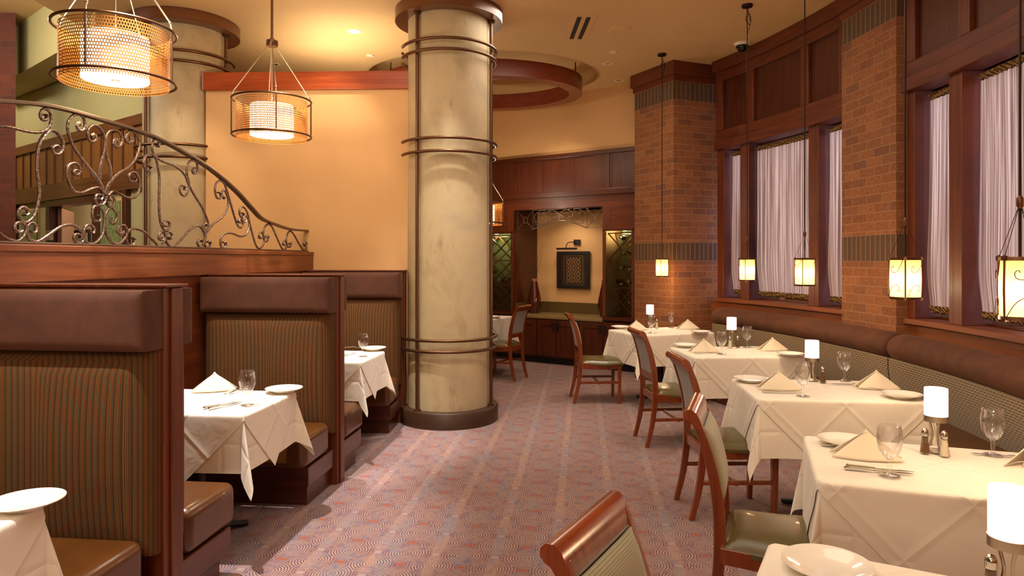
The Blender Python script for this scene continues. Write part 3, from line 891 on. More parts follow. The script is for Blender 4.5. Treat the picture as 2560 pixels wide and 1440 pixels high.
# framed textile and picture light
FB = -0.60
def onwall(name, label, cat, s, z, t_=FB):
    return thing(name, label, cat, tuple(F(s, t_, z)), BR)
pf = onwall('framed_textile', 'framed woven textile of diamonds in a black frame on the niche wall', 'picture', 1.28, 1.375)
for nm, bx in (('frame', (-0.285, 0.285, 0, 0.035, 0.24, 0.285)), ('frame', (-0.285, 0.285, 0, 0.035, -0.285, -0.24)), ('frame', (-0.285, -0.235, 0, 0.035, -0.24, 0.24)), ('frame', (0.235, 0.285, 0, 0.035, -0.24, 0.24))):
    lb2(nm, M['black'], bx[0], bx[1], bx[2], bx[3], bx[4], bx[5], pf, 0.003)
lb2('mat_board', M['mat_maroon'], -0.235, 0.235, 0.0, 0.008, -0.24, 0.24, pf)
lb2('textile', M['art'], -0.13, 0.13, 0.008, 0.013, -0.20, 0.19, pf)
q = B(FY); q.tube([(-0.165, 0.014, -0.225), (0.165, 0.014, -0.225), (0.165, 0.014, 0.215), (-0.165, 0.014, 0.215)], 0.004, 6, closed=True)
q.build('border_line', M['cap'], pf)
lb2('glazing', M['pane'], -0.235, 0.235, 0.022, 0.025, -0.24, 0.24, pf)
pl = onwall('picture_light', 'black picture light on a bent arm above the framed textile', 'light', 1.22, 1.80)
lb2('wall_plate', M['black'], -0.055, 0.055, 0, 0.02, -0.04, 0.04, pl, 0.004)
q = B(FY); q.tube(smooth_curve([(0.02, 0.02, 0), (0.06, 0.09, 0.0), (0.10, 0.13, -0.02), (0.12, 0.14, -0.09)]), 0.007, 8); q.build('arm', M['black'], pl, smooth=True)
q = B(FY); q.tube([(-0.07, 0.14, -0.10), (0.28, 0.14, -0.10)], 0.015, 12); q.build('lamp_bar', M['black'], pl, smooth=True)

# iron grille in the niche head
gr = thing('iron_grille', 'scrolled iron grille with arched lower edge across the top of the niche', 'grille', tuple(F(0, -0.05, 0)), BR)
def gt(pts, r=0.0065, closed=False, nm='bar', sm=True):
    q = B(FY); q.tube(smooth_curve([(p[0], 0, p[1]) for p in pts], 5) if sm else [(p[0], 0, p[1]) for p in pts], r, 6, closed=closed)
    return q.build(nm, M['iron'], gr, smooth=True)
x0, x1, x2, x3 = 0.50, 0.76, 1.665, 1.945
for a, c in ((x0, x1), (x2, x3)):
    gt([(a, 1.985), (c, 1.985), (c, 2.272), (a, 2.272)], closed=True, sm=False, nm='square_frame')
    m_, n_ = (a + c) / 2, 2.128
    for dx, dz in ((-1, -1), (1, -1), (1, 1), (-1, 1)):
        gt([(m_ + dx * 0.028, n_ + dz * 0.032), (m_ + dx * (c - a) / 2, n_ + dz * 0.143)], 0.005, sm=False, nm='diagonal_bar')
    gt([(m_ + 0.036 * math.cos(i * PI / 8), n_ + 0.045 * math.sin(i * PI / 8)) for i in range(16)], 0.006, True, 'centre_ring', False)
gt([(x1 + (x2 - x1) * i / 16, 1.985 + 0.115 * math.sin(PI * i / 16)) for i in range(17)], 0.008, nm='arch_bar')
gt([(x1, 2.272), (x2, 2.272)], 0.006, sm=False, nm='top_bar')
def spiral(cx, cz, r, a0, turns, d=1, n=22):
    return [(cx + r * (1 - 0.72 * i / n) * math.cos(a0 + d * 2 * PI * turns * i / n), cz + r * (1 - 0.72 * i / n) * math.sin(a0 + d * 2 * PI * turns * i / n)) for i in range(n + 1)]
mid = (x1 + x2) / 2
for sg in (-1, 1):
    def mx(pts): return [(mid + sg * x, z) for x, z in pts]
    gt(mx([(0.0, 2.205), (0.10, 2.14), (0.20, 2.09), (0.30, 2.06), (0.385, 2.055)] + spiral(0.385, 2.085, 0.030, -PI / 2, 1.2)), 0.0055, nm='scroll')
    gt(mx(spiral(0.045, 2.150, 0.034, PI * 1.1, 1.2, -1)[::-1] + [(0.012, 2.12), (0.0, 2.19), (0.08, 2.252), (0.18, 2.25), (0.225, 2.19), (0.20, 2.14)] + spiral(0.18, 2.145, 0.030, 0, 1.2, -1)), 0.0055, nm='scroll')
    gt(mx(spiral(0.265, 2.225, 0.026, PI, 1.1, 1)[::-1] + [(0.24, 2.255), (0.32, 2.262), (0.40, 2.22), (0.43, 2.16), (0.41, 2.10)]), 0.0055, nm='scroll')
    gt(mx(spiral(0.345, 2.215, 0.026, PI, 1.1, 1)), 0.0055, nm='scroll')
    gt(mx([(0.0, 2.10), (0.03, 2.20), (0.12, 2.20), (0.17, 2.235), (0.13, 2.26)]), 0.004, nm='scroll')

# ------------------------------------------------------------------ cream partition between the columns
b = B(); b.prism([(-2.98, 6.62), (-1.0, 6.55), (-1.0, 6.73), (-2.98, 6.80)], 0, 3.175); struct(b.build('wall_partition', M['cream']))
b = B(); b.prism([(-3.0, 6.585), (-0.97, 6.515), (-0.97, 6.77), (-3.0, 6.84)], 3.175, 3.35); struct(b.build('trim_partition_beam', M['wood_red'], bevel=0.006))

# ------------------------------------------------------------------ round columns
def column(x, y, label, rot=0.0, aw=0.0):
    t = thing('round_column', label, 'column', (x, y, 0), rot)
    q = B(); q.lathe([(0.39, 0.13), (0.39, 3.82)], 72); q.build('shaft', M['column'], t, smooth=True)
    q = B(); q.lathe([(0.3, 0), (0.475, 0), (0.475, 0.135), (0.465, 0.148), (0.38, 0.148)], 72); q.build('base', M['base_brown'], t, smooth=True)
    q = B(); q.lathe([(0.38, 3.815), (0.515, 3.815), (0.515, 3.925), (0.3, 3.925)], 72); q.build('cap', M['wood_cap'], t, smooth=True, ang=30)
    for a in (231, 349, 110):
        q = B(); X, Y = 0.418 * math.cos(R_(a)), 0.418 * math.sin(R_(a))
        q.tube([(X, Y, 0.148), (X, Y, 3.815)], 0.0155, 12)
        q.lathe([(0, 0.149), (0.035, 0.149), (0.035, 0.158), (0, 0.16)], 16, (X, Y, 0)); q.lathe([(0, 3.81), (0.035, 3.81), (0.035, 3.80), (0, 3.79)], 16, (X, Y, 0))
        q.build('vertical_rod', M['bronze'], t, smooth=True)
    for z in (0.80, 0.70, 2.64, 2.52, 3.54, 3.44):
        q = B()
        q.ring((0, 0, z), 0.455, 0.0145, 72, 10, R_(aw), R_(aw + 334))
        q.build('hoop', M['bronze'], t, smooth=True)
    return t
column(-0.61, 6.58, 'mottled cream round column with bronze hoops standing in the centre of the room', 0, -158)
column(-3.32, 6.92, 'mottled cream round column at the left behind the iron railing and drum lamps', R_(8), 40)

# ------------------------------------------------------------------ low wall carrying the railing
def LW(y, dx=0.0): return -2.6615 + 0.11 * y + dx
Y0, Y1 = 1.2, 6.60
b = B(); b.prism([(LW(Y0), Y0), (LW(Y1), Y1), (LW(Y1, -0.14), Y1), (LW(Y0, -0.14), Y0)], 0, 1.575); lw = struct(b.build('wall_low_left', M['wood_h']))
b = B(); b.prism([(LW(Y0, .02), Y0), (LW(Y1, .02), Y1), (LW(Y1, -0.16), Y1), (LW(Y0, -0.16), Y0)], 1.575, 1.61); struct(b.build('trim_ledge', M['wood_mid'], bevel=0.005))
b = B(); b.prism([(LW(Y0, .014), Y0), (LW(Y1, .014), Y1), (LW(Y1), Y1), (LW(Y0), Y0)], 1.43, 1.575); struct(b.build('trim_ledge_fascia', M['wood_mid'], bevel=0.003))

rl = thing('iron_railing', 'wrought iron railing of scrolls sweeping down to the cream wall on the low wall', 'railing', (LW(5), 5, 1.61))
RB = Vector((LW(5), 5, 1.61))
def RP(px, py, dx=-0.05):
    k = (px - 1280) / FPX
    Y = (-2.6615 + dx) / (k - 0.11)
    return Vector((k * Y, Y, EYE - (py - HOR) * Y / FPX)) - RB
def sect(name, pts, w_, h_, mat):
    q = B(); rings = []
    n = len(pts)
    for i in range(n):
        t = (pts[min(i + 1, n - 1)] - pts[max(i - 1, 0)]).normalized()
        side = Vector((1, -0.11, 0)).normalized()
        up_ = side.cross(t); up_ = up_ if up_.z > 0 else -up_
        rings.append([pts[i] + side * a * w_ / 2 + up_ * c * h_ / 2 for a, c in ((-1, -1), (1, -1), (1, 1), (-1, 1))])
    q.loft(rings, True, True)
    return q.build(name, M['rail'], rl, bevel=0.003)
rail = smooth_curve([RP(*p) for p in ((-420, 262), (-220, 255), (-60, 252), (0, 253), (60, 257), (118, 264), (185, 279), (255, 300), (325, 321), (395, 347), (465, 384), (530, 426), (590, 478), (630, 522), (655, 547), (690, 562), (725, 573), (768, 577))], 6)
sect('top_rail', rail, 0.042, 0.018, M['iron'])
bot = [Vector((LW(y, -0.05), y, 1.618)) - RB for y in (2.47, 4.5, 6.58)]
sect('bottom_rail', bot, 0.045, 0.012, M['iron'])
pe = [RP(768, 577), RP(768, 631)]
q = B(); q.tube(pe, 0.008, 6); q.build('end_post', M['iron'], rl)
def A_(pts): return [(x * 0.2847, y * 0.2847 + 230) for x, y in pts]
def B_(pts): return [(x * 0.24306 + 380, y * 0.24306 + 300) for x, y in pts]
scr = [
 A_([(-60, 300), (-20, 305), (60, 305), (150, 325), (260, 350), (350, 352), (420, 320), (450, 250), (440, 180), (400, 148), (365, 165), (355, 210), (375, 245), (405, 240), (412, 210), (395, 200)]),
 A_([(420, 342), (470, 340), (520, 380), (555, 450), (545, 520), (510, 548), (470, 530), (465, 485), (500, 468), (520, 492)]),
 A_([(425, 335), (370, 400), (338, 480), (325, 600), (325, 700), (338, 800), (345, 900), (325, 1010), (290, 1100), (230, 1145), (180, 1120), (158, 1070), (175, 1025), (210, 1012), (240, 1035), (240, 1070), (212, 1080)]),
 A_([(-60, 1200), (-20, 1230), (60, 1285), (150, 1310), (205, 1270), (230, 1210), (215, 1160), (170, 1145), (135, 1165), (130, 1205), (155, 1232), (185, 1215)]),
 A_([(270, 1225), (300, 1232), (318, 1190), (295, 1152), (255, 1160), (238, 1200), (245, 1270), (290, 1310), (340, 1310), (420, 1260), (520, 1190), (610, 1165), (680, 1190), (725, 1250), (735, 1300), (700, 1330), (660, 1310), (650, 1270), (670, 1248), (705, 1258), (708, 1285)]),
 A_([(780, 1218), (808, 1240), (825, 1200), (790, 1165), (750, 1185), (735, 1250), (750, 1310), (800, 1335), (860, 1310), (905, 1240), (915, 1150), (910, 1060), (870, 1005), (825, 1010), (810, 1070), (825, 1125), (860, 1135), (875, 1100), (850, 1080)]),
 A_([(975, 1100), (975, 1145), (1010, 1145), (1028, 1080), (990, 1022), (950, 1030), (925, 1090), (920, 1180), (945, 1270), (1000, 1330), (1060, 1325), (1105, 1270), (1115, 1210), (1085, 1170), (1045, 1185), (1035, 1230), (1065, 1250), (1095, 1230)]),
 A_([(875, 945), (893, 925), (885, 903), (850, 905), (836, 945), (850, 985), (890, 990), (915, 960), (920, 915)]),
 A_([(970, 955), (952, 938), (968, 915), (1000, 928), (1005, 970), (985, 1010), (950, 995), (930, 945), (915, 890)]),
 A_([(918, 910), (880, 800), (800, 690), (720, 590), (650, 490), (605, 380), (595, 280), (630, 215), (690, 195), (735, 230), (745, 300), (720, 340), (690, 330), (675, 290), (705, 278)]),
 A_([(878, 770), (880, 680), (905, 570), (922, 450), (900, 350), (850, 297), (800, 300), (768, 350), (780, 420), (820, 438), (845, 410), (830, 380), (805, 395)]),
 A_([(972, 805), (970, 680), (940, 580), (925, 480), (935, 380), (980, 335), (1035, 345), (1070, 400), (1065, 460), (1030, 485), (1002, 460), (1012, 425), (1040, 430)]),
 A_([(925, 905), (960, 810), (1040, 720), (1140, 650), (1200, 570), (1225, 470), (1210, 390), (1170, 345), (1125, 355), (1103, 405), (1120, 445), (1155, 440), (1165, 408), (1138, 402)]),
 A_([(905, 885), (860, 840), (800, 850), (720, 885), (650, 870), (605, 800), (588, 720), (600, 650), (650, 625), (695, 650), (705, 700), (680, 730), (645, 715), (650, 685), (680, 690)]),
 A_([(940, 905), (985, 870), (1040, 890), (1110, 925), (1180, 925), (1220, 870), (1225, 790), (1200, 720), (1160, 705), (1132, 740), (1145, 785), (1180, 785), (1190, 758), (1165, 755)]),
 A_([(1160, 1280), (1178, 1300), (1160, 1345), (1120, 1330), (1108, 1265), (1140, 1210), (1190, 1200), (1260, 1225), (1320, 1280), (1370, 1330)]) + B_([(60, 1300), (100, 1280), (135, 1225), (130, 1170), (100, 1150), (75, 1180), (72, 1220), (100, 1235), (112, 1208)]),
 B_([(45, 265), (70, 275), (75, 240), (60, 205), (30, 200), (5, 240), (5, 310), (40, 380), (120, 430), (220, 465), (300, 520), (345, 580), (375, 660), (440, 780), (510, 890), (555, 990), (580, 1070), (565, 1130), (540, 1150), (525, 1110), (530, 1075), (558, 1070), (566, 1092)]),
 A_([(1300, 650), (1325, 665), (1305, 697), (1275, 680), (1262, 620), (1285, 560), (1330, 545), (1365, 580)]) + B_([(55, 450), (73, 560), (75, 650), (72, 800), (75, 950), (90, 1060), (130, 1140), (170, 1120), (180, 1070), (160, 1040), (125, 1050), (118, 1085), (143, 1093)]),
 B_([(165, 1205), (182, 1225), (205, 1190), (185, 1155), (152, 1165), (140, 1220), (160, 1275), (210, 1300), (270, 1260), (350, 1170), (420, 1105), (480, 1090), (520, 1130), (545, 1190), (530, 1270), (505, 1310), (475, 1290), (468, 1250), (495, 1232), (513, 1252)]),
 B_([(568, 1255), (592, 1250), (597, 1290), (568, 1315), (542, 1280), (548, 1210), (570, 1150), (630, 1070), (720, 1000), (770, 920), (785, 830), (765, 760), (742, 722), (720, 740), (712, 775), (740, 795), (742, 815)]),
 B_([(460, 490), (425, 505), (425, 545), (455, 545), (470, 490), (450, 425), (400, 420), (362, 470), (360, 560), (380, 640), (375, 720), (340, 780), (300, 760), (285, 710), (305, 675), (338, 690), (335, 718)]),
 B_([(680, 745), (708, 760), (700, 805), (665, 795), (648, 720), (660, 650), (705, 625), (745, 660), (780, 760), (815, 880), (850, 1000), (880, 1080), (910, 1110), (935, 1080), (930, 1030), (897, 1020), (890, 1050), (915, 1060)]),
 B_([(925, 955), (945, 975), (925, 1003), (900, 965), (905, 910), (940, 897), (975, 940), (995, 1010), (1010, 1080), (1035, 1180), (1070, 1290), (1105, 1322), (1145, 1280), (1155, 1210), (1125, 1155), (1102, 1185), (1110, 1218), (1133, 1210)]),
 B_([(728, 1260), (750, 1255), (757, 1295), (727, 1322), (705, 1280), (710, 1210), (750, 1170), (820, 1165), (900, 1195), (960, 1185), (990, 1130), (1000, 1050), (965, 985), (930, 1000), (927, 1040), (953, 1050), (963, 1022)]),
 B_([(1170, 1205), (1192, 1190), (1190, 1240), (1160, 1248), (1145, 1190), (1155, 1110), (1195, 1072), (1235, 1100), (1280, 1200), (1320, 1290), (1355, 1340), (1380, 1310), (1385, 1262), (1357, 1247), (1352, 1283), (1373, 1288)]),
 B_([(1402, 1280), (1426, 1262), (1420, 1303), (1392, 1298), (1380, 1230), (1400, 1160), (1425, 1145), (1460, 1180), (1510, 1270), (1555, 1335), (1583, 1330), (1596, 1280), (1572, 1252), (1562, 1278), (1578, 1297)]),
]
for s in scr:
    pts = smooth_curve([RP(*p) for p in s], 6)
    n = len(pts)
    ed_ = [max(0.0, 1 - min(i, n - 1 - i) / 16) for i in range(n)]
    q = B(); q.tube(pts, 0.008, 8, rr=[0.0078 * (1 + 0.10 * math.sin(i * 1.9)) * (1 - 0.35 * ed_[i]) for i in range(n)], fl=[1 + 1.9 * ed_[i] for i in range(n)])
    q.build('scroll', M['iron'], rl, smooth=True, ang=60)

# ------------------------------------------------------------------ hall beyond the railing
HO = Vector((-3.9, 7.15, 0)); HX = Vector((-2.9, 2.2, 0)).normalized(); HN = Vector((-HX.y, HX.x, 0)); HN = HN if HN.y < 0 else -HN
HM = Matrix(((HX.x, HN.x, 0, HO.x), (HX.y, HN.y, 0, HO.y), (0, 0, 1, 0), (0, 0, 0, 1)))
def hb(name, mat, s0, s1, t0, t1, z0, z1, parent=None, bevel=0.0):
    q = B(HM); q.box2((s0, t0, z0), (s1, t1, z1)); return q.build(name, mat, parent, bevel=bevel)
def hs(px):   # distance along the hall wall seen at pixel column px
    k = (px - 1280) / FPX
    return (k * HO.y - HO.x) / (HX.x - k * HX.y)
def hs2(px, t):
    k = (px - 1280) / FPX; X0 = HO.x + HN.x * t; Y0 = HO.y + HN.y * t
    return (k * Y0 - X0) / (HX.x - k * HX.y)
hw = struct(hb('wall_hall_upper', M['green_wall'], -0.5, 6.5, -0.12, 0.0, 3.0, 4.33))
ph = struct(hb('trim_hall_panelling', M['wood_tan'], -0.5, 6.5, -0.10, 0.03, 2.30, 3.03))
hb('top_rail', M['wood_cap'], -0.5, 6.5, 0, 0.06, 2.94, 3.05, ph, 0.004)
hb('bottom_rail', M['wood_cap'], -0.5, 6.5, 0, 0.055, 2.28, 2.48, ph, 0.004)
for k in range(22):
    s = -0.2 + 0.27 * k
    hb('batten', M['wood_cap'], s - 0.012, s + 0.012, 0.03, 0.045, 2.48, 2.94, ph)
dA, dB = hs(236), hs(128)
struct(hb('wall_hall_near', M['green_wall'], -0.5, dA, -0.12, 0.0, 0, 2.30))
struct(hb('wall_hall_far', M['green_wall'], dB, 6.5, -0.12, 0.0, 0, 2.30))
dr = B(HM)
dr.box2((dA - 0.08, -0.13, 0), (dA, 0.03, 2.26)); dr.box2((dB, -0.13, 0), (dB + 0.10, 0.03, 2.26)); dr.box2((dA - 0.08, -0.13, 2.20), (dB + 0.1, 0.035, 2.28))
d1 = struct(dr.build('door_1', M['wood_dark'], bevel=0.004))
q = B(HM @ Matrix.Translation((dB - 0.05, -0.08, 0)) @ Matrix.Rotation(R_(-29), 4, 'Z')); q.box2((0.0, -0.02, 0.01), (0.85, 0.025, 2.19)); lf = q.build('door_leaf', M['wood_v'], d1, bevel=0.004)
q = B(HM); q.box2((dB - 0.07, 0.0, 1.78), (dB + 0.05, 0.045, 1.90)); q.build('hinge', M['brushed'], d1)
struct(hb('wall_beyond_door', plain('pale_cream_paint', '#e6d6a8', 0.8), 0.3, 7, -1.4, -1.3, 0, 3.2))
struct(hb('ceiling_beyond_door', M['ceil'], 0.3, 7, -1.4, -0.12, 3.2, 3.25))
fp = thing('framed_print', 'small dark framed print seen through the open door beyond the railing', 'picture', tuple(HM @ Vector((hs2(208, -1.29), -1.29, 1.72))))
def hv(s, t, z): return Vector((HX.x * s + HN.x * t, HX.y * s + HN.y * t, z))
HR = Matrix(((HX.x, HN.x, 0, 0), (HX.y, HN.y, 0, 0), (0, 0, 1, 0), (0, 0, 0, 1)))
q = B(HR); q.box2((-0.3, 0, -0.3), (0.3, 0.03, 0.3)); q.build('frame', M['black'], fp)
q = B(HR); q.box2((-0.25, 0.03, -0.25), (0.25, 0.034, 0.25)); q.build('print', plain('pale_print', '#b8b48c', 0.6, noise=0.2, nscale=6), fp)
for k, (a, c_, lab) in enumerate(((255, 305, 'green textured glass panel right of the open door beyond the railing'), (58, 98, 'green textured glass panel left of the open door beyond the railing'))):
    s0, s1 = hs(c_), hs(a)
    g = thing('art_glass_panel', lab, 'glass panel', tuple(HM @ Vector(((s0 + s1) / 2, 0.0, 1.0))), 0, 'green glass panels beside the hall door')
    hwid = abs(s1 - s0) / 2
    q = B(HR); q.box2((-hwid, 0.012, 0), (hwid, 0.03, 1.18)); q.build('glass_sheet', M['artglass'], g, bevel=0.003)
    q = B(HR); q.box2((-hwid - 0.03, 0.0, -0.03), (hwid + 0.03, 0.012, 1.21)); q.build('backing', M['cream'], g)
for px in (323, 254, 45):
    s = hs(px); q = B(HM); q.box2((s - 0.04, 0.0, 0), (s + 0.04, 0.06, 2.28)); struct(q.build('trim_post_%d' % px, M['wood_dark'], bevel=0.004))
# bulkhead dropped in front of the hall wall
b = B(); b.prism([(-6.9, 8.94), (-5.98, 8.18), (-4.82, 7.22), (-4.02, 6.56), (-3.9, 7.1), (-6.97, 9.42)], 3.74, 4.33); struct(b.build('wall_bulkhead', M['green_wall']))
# ================================================================== BOOTHS
BRZ = -math.atan(0.11)                    # booths are square to the low wall
def AX(y): return -1.19 + 0.11 * (y - 4.65)      # aisle end of the booths
BW = 0.93
def cushion(x0, x1, y0, y1, z0, z1, r=0.03, bulge=0.0, face=-1, nx=14, nz=10):
    # upholstered slab: rounded rectangle section in y/x, bulging towards face (-1 = -y, +1 = +y)
    q = B()
    yb = y1 if face < 0 else y0; yf = y0 if face < 0 else y1
    def fn(u, v):
        # v runs round from back-bottom over the front to back-top
        e = 0.10
        x = x0 + (x1 - x0) * u
        ru = min(u, 1 - u) * (x1 - x0)
        k = 1.0 if ru > r else math.sqrt(max(0, 1 - (1 - ru / r) ** 2))
        z = z0 + (z1 - z0) * min(max((v - e) / (1 - 2 * e), 0), 1)
        rz = min(z - z0, z1 - z)
        kz = 1.0 if rz > r else math.sqrt(max(0, 1 - (1 - rz / r) ** 2))
        dep = min(k, kz) * r + (bulge * math.sin(PI * min(max((z - z0) / (z1 - z0), 0), 1)) ** 0.6 * min(1, ru / 0.12) if bulge else 0)
        base = yf - face * r
        y = base + face * dep
        if v < e: t = v / e; return (x, yb + (base - yb) * t, z0)
        if v > 1 - e: t = (1 - v) / e; return (x, yb + (base - yb) * t, z1)
        return (x, y, z)
    us = [0, .004, .01, .018, .03, .05, .1, .16] + [.2 + .6 * i / 8 for i in range(9)] + [.84, .9, .95, .97, .982, .99, .996, 1]
    vs_ = [0, .1, .103, .108, .115, .125, .15, .2] + [.25 + .5 * i / 8 for i in range(9)] + [.8, .85, .875, .885, .892, .897, .9, 1]
    pts = []; uvs = []
    for u in us:
        for v in vs_:
            p = fn(u, v); pts.append(p); uvs.append((p[0] + (1 if u > 0.5 else -1) * abs(p[1] - yf), p[2] if 0.1 <= v <= 0.9 else p[2] + (v - 0.5) * 0.1))
    n = len(vs_)
    fs = []
    for i in range(len(us) - 1):
        for j in range(n - 1):
            f = (i * n + j, (i + 1) * n + j, (i + 1) * n + j + 1, i * n + j + 1)
            fs.append(f if face < 0 else f[::-1])
    for i in (0, len(us) - 1):
        f = tuple(i * n + j for j in range(n))
        fs.append(f if (i == 0) != (face > 0) else f[::-1])
    q.add(pts, fs, uvs)
    return q
def booth(name, y, near, far, label, top=1.425):
    # local frame: x = 0 at the aisle end, negative towards the low wall; y along the room
    t = thing(name, label, 'booth', (AX(y), y, 0), BRZ)
    q = B(); q.box2((-BW, 0.0, 0.0), (0.0, 0.13, top)); q.build('wood_panel', M['wood_v'], t, bevel=0.004)
    q = B(); q.box2((0.0, 0.035, 0.0), (0.012, 0.105, top - 0.004)); q.build('end_trim', M['wood_v'], t, bevel=0.003)
    q = B(); q.box2((-BW, -0.01, top), (0.016, 0.14, top + 0.012)); q.build('top_cap', M['wood_v'], t, bevel=0.003)
    for face, on in ((-1, near), (1, far)):
        if not on: continue
        if face < 0: by0, by1, sy0, sy1, ky0, ky1 = -0.115, 0.0, -0.50, -0.09, -0.44, 0.0
        else: by0, by1, sy0, sy1, ky0, ky1 = 0.13, 0.215, 0.19, 0.60, 0.13, 0.55
        q = cushion(-BW + 0.01, -0.012, by0, by1, 0.36, 1.19, 0.09, 0.02, face); q.build('back_cushion', M['stripe'], t, smooth=True, ang=50)
        q = cushion(-BW + 0.01, -0.006, by0 - (0.03 if face < 0 else 0), by1 + (0.012 if face > 0 else 0), 1.18, top - 0.008, 0.035, 0.012, face); q.build('head_cushion', M['velvet'], t, smooth=True, ang=50)
        q = B(); q.box2((-BW + 0.01, sy0, 0.25), (-0.015, sy1, 0.455)); so = q.build('seat_cushion', M['leather_brown'], t, smooth=True)
        m = so.modifiers.new('bevel', 'BEVEL'); m.width = 0.045; m.segments = 5
        q = B(); q.box2((-BW + 0.01, ky0, 0.13), (-0.02, ky1, 0.25)); q.build('seat_base', M['wood_dark_h'], t, bevel=0.004)
        q = B(); q.box2((-BW + 0.01, ky0 + (0.05 if face < 0 else 0), 0.0), (-0.05, ky1 - (0.05 if face > 0 else 0), 0.13)); q.build('plinth', M['wood_dark_h'], t)
    return t
booth('booth_bench', 2.74, True, True, 'double sided striped booth bench nearest the camera, cut off by the left edge')
booth('booth_bench', 4.64, True, True, 'double sided striped booth bench in the middle of the left row')
booth('booth_bench', 6.405, True, False, 'striped booth bench against the cream wall beside the round column').rotation_euler.z = R_(-2)
COL.objects['booth_bench.002'].location.x -= 0.03
for o in [x for x in COL.objects if x.name.startswith('booth_bench')]: o['group'] = 'booth benches along the low wall'

# ================================================================== TABLES AND CLOTHS
def table(cx, cy, rz, L, W, label, group):
    t = thing('dining_table', label, 'table', (cx, cy, 0), rz, group)
    q = B(); q.box2((-L / 2 + .004, -W / 2 + .004, 0.725), (L / 2 - .004, W / 2 - .004, 0.752)); q.build('tabletop', M['wood_dark'], t, bevel=0.004)
    q = B(); q.lathe([(0, 0.02), (0.05, 0.025), (0.04, 0.06), (0.032, 0.10), (0.032, 0.725), (0.0, 0.725)], 16); q.build('pedestal', M['black'], t, smooth=True)
    for a in range(4):
        q = B(); an = PI / 4 + a * PI / 2
        q.tube([(0, 0, 0.045), (0.10 * math.cos(an), 0.10 * math.sin(an), 0.04), (0.26 * math.cos(an), 0.26 * math.sin(an), 0.018)], 0.022, 8, rr=[0.028, 0.024, 0.016])
        q.build('foot', M['black'], t, smooth=True)
    return t
def drape(L, W, z0, lift, seed, flare=0.05, corner=0.22):
    hx, hy = L / 2, W / 2; rn = random.Random(seed); ph = [rn.uniform(0, 6.28) for _ in range(6)]
    rr = 0.012
    def fn(x, y):
        qx = min(max(x, -hx), hx); qy = min(max(y, -hy), hy)
        ox, oy = x - qx, y - qy
        r = math.hypot(ox, oy)
        zt = z0 + lift
        if r < 1e-6:
            return (x, y, zt)
        dx, dy = ox / r, oy / r
        c = abs(2 * dx * dy)
        s = qx if abs(dy) > abs(dx) else qy
        wave = 0.5 + 0.5 * math.sin(s * 13 + ph[0] + (2 if dx > 0 else 0) + (1 if dy > 0 else 0)) * math.sin(s * 7.1 + ph[1])
        edge = 1.0
        out = r * (flare * (0.45 + 0.8 * wave)) + 0.012 * (1 - math.exp(-r / 0.01)) * (1 - c)
        out += r * corner * c ** 1.5 + 0.010 * r / 0.3 * math.sin(4 * math.atan2(abs(oy), abs(ox)) * 2 + ph[2]) * c
        out += lift * 1.5
        out = min(out, r * 0.96)
        drop = math.sqrt(max(r * r - out * out, 0))
        if r < rr * 1.6: drop = r * r / (rr * 3.2) * 1.0
        else: drop = drop - 0.006
        z = zt - drop
        # folds near the corners
        fx = 0.0
        nearc = math.exp(-((hx - abs(qx)) / 0.10) ** 2) if abs(dy) > abs(dx) else math.exp(-((hy - abs(qy)) / 0.10) ** 2)
        out += 0.014 * nearc * min(1, r / 0.25) * (1 - c) * math.sin(ph[3] + r * 4)
        return (qx + dx * out, qy + dy * out, z)
    return fn
def cloths(cx, cy, rz, L, W, label, seed, group, h=0.33, S=None, flare=0.05, corner=0.22):
    z0 = 0.754
    t = tag(None or (lambda q: q)(B()).__class__ and bpy.data.objects.new('tmp', None), '', '') if False else None
    fn = drape(L, W, z0, 0.0, seed, flare, corner)
    X, Y = L / 2 + h, W / 2 + h
    q = B(); nx, ny = 92, 76
    def axis(hh, XX):
        return [-XX + (XX - hh) * i / 22 for i in range(22)] + [-hh + 2 * hh * i / 44 for i in range(44)] + [hh + (XX - hh) * i / 22 for i in range(23)]
    xs, ys = axis(L / 2, X), axis(W / 2, Y)
    N_ = len(ys)
    q.add([fn(x, y) for x in xs for y in ys], [(i * N_ + j, (i + 1) * N_ + j, (i + 1) * N_ + j + 1, i * N_ + j + 1) for i in range(len(xs) - 1) for j in range(N_ - 1)], [(x + X, y + Y) for x in xs for y in ys])
    a = q.build('tablecloth', M['cloth'], None, smooth=True, ang=180); a.location = (cx, cy, 0); a.rotation_euler = (0, 0, rz)
    tag(a, 'white under cloth ' + label, 'tablecloth', group)
    S = S or (L / 2 + W / 2 + 0.055)
    fn2 = drape(L, W, z0, 0.003, seed, flare, corner)
    q = B(); n = 128
    def f2(u, v):
        aa, b2 = -1 + 2 * u, -1 + 2 * v
        return fn2((aa + b2) / 2 * S, (aa - b2) / 2 * S)
    q.grid(f2, n, n, uv=lambda u, v: (u * S * 1.414 + 0.1, v * S * 1.414 + 0.17))
    c = q.build('table_overlay', M['cloth'], None, smooth=True, ang=180); c.location = (cx, cy, 0); c.rotation_euler = (0, 0, rz)
    tag(c, 'white diamond laid top cloth ' + label, 'tablecloth', group.replace('under', 'top'))
    return a, c

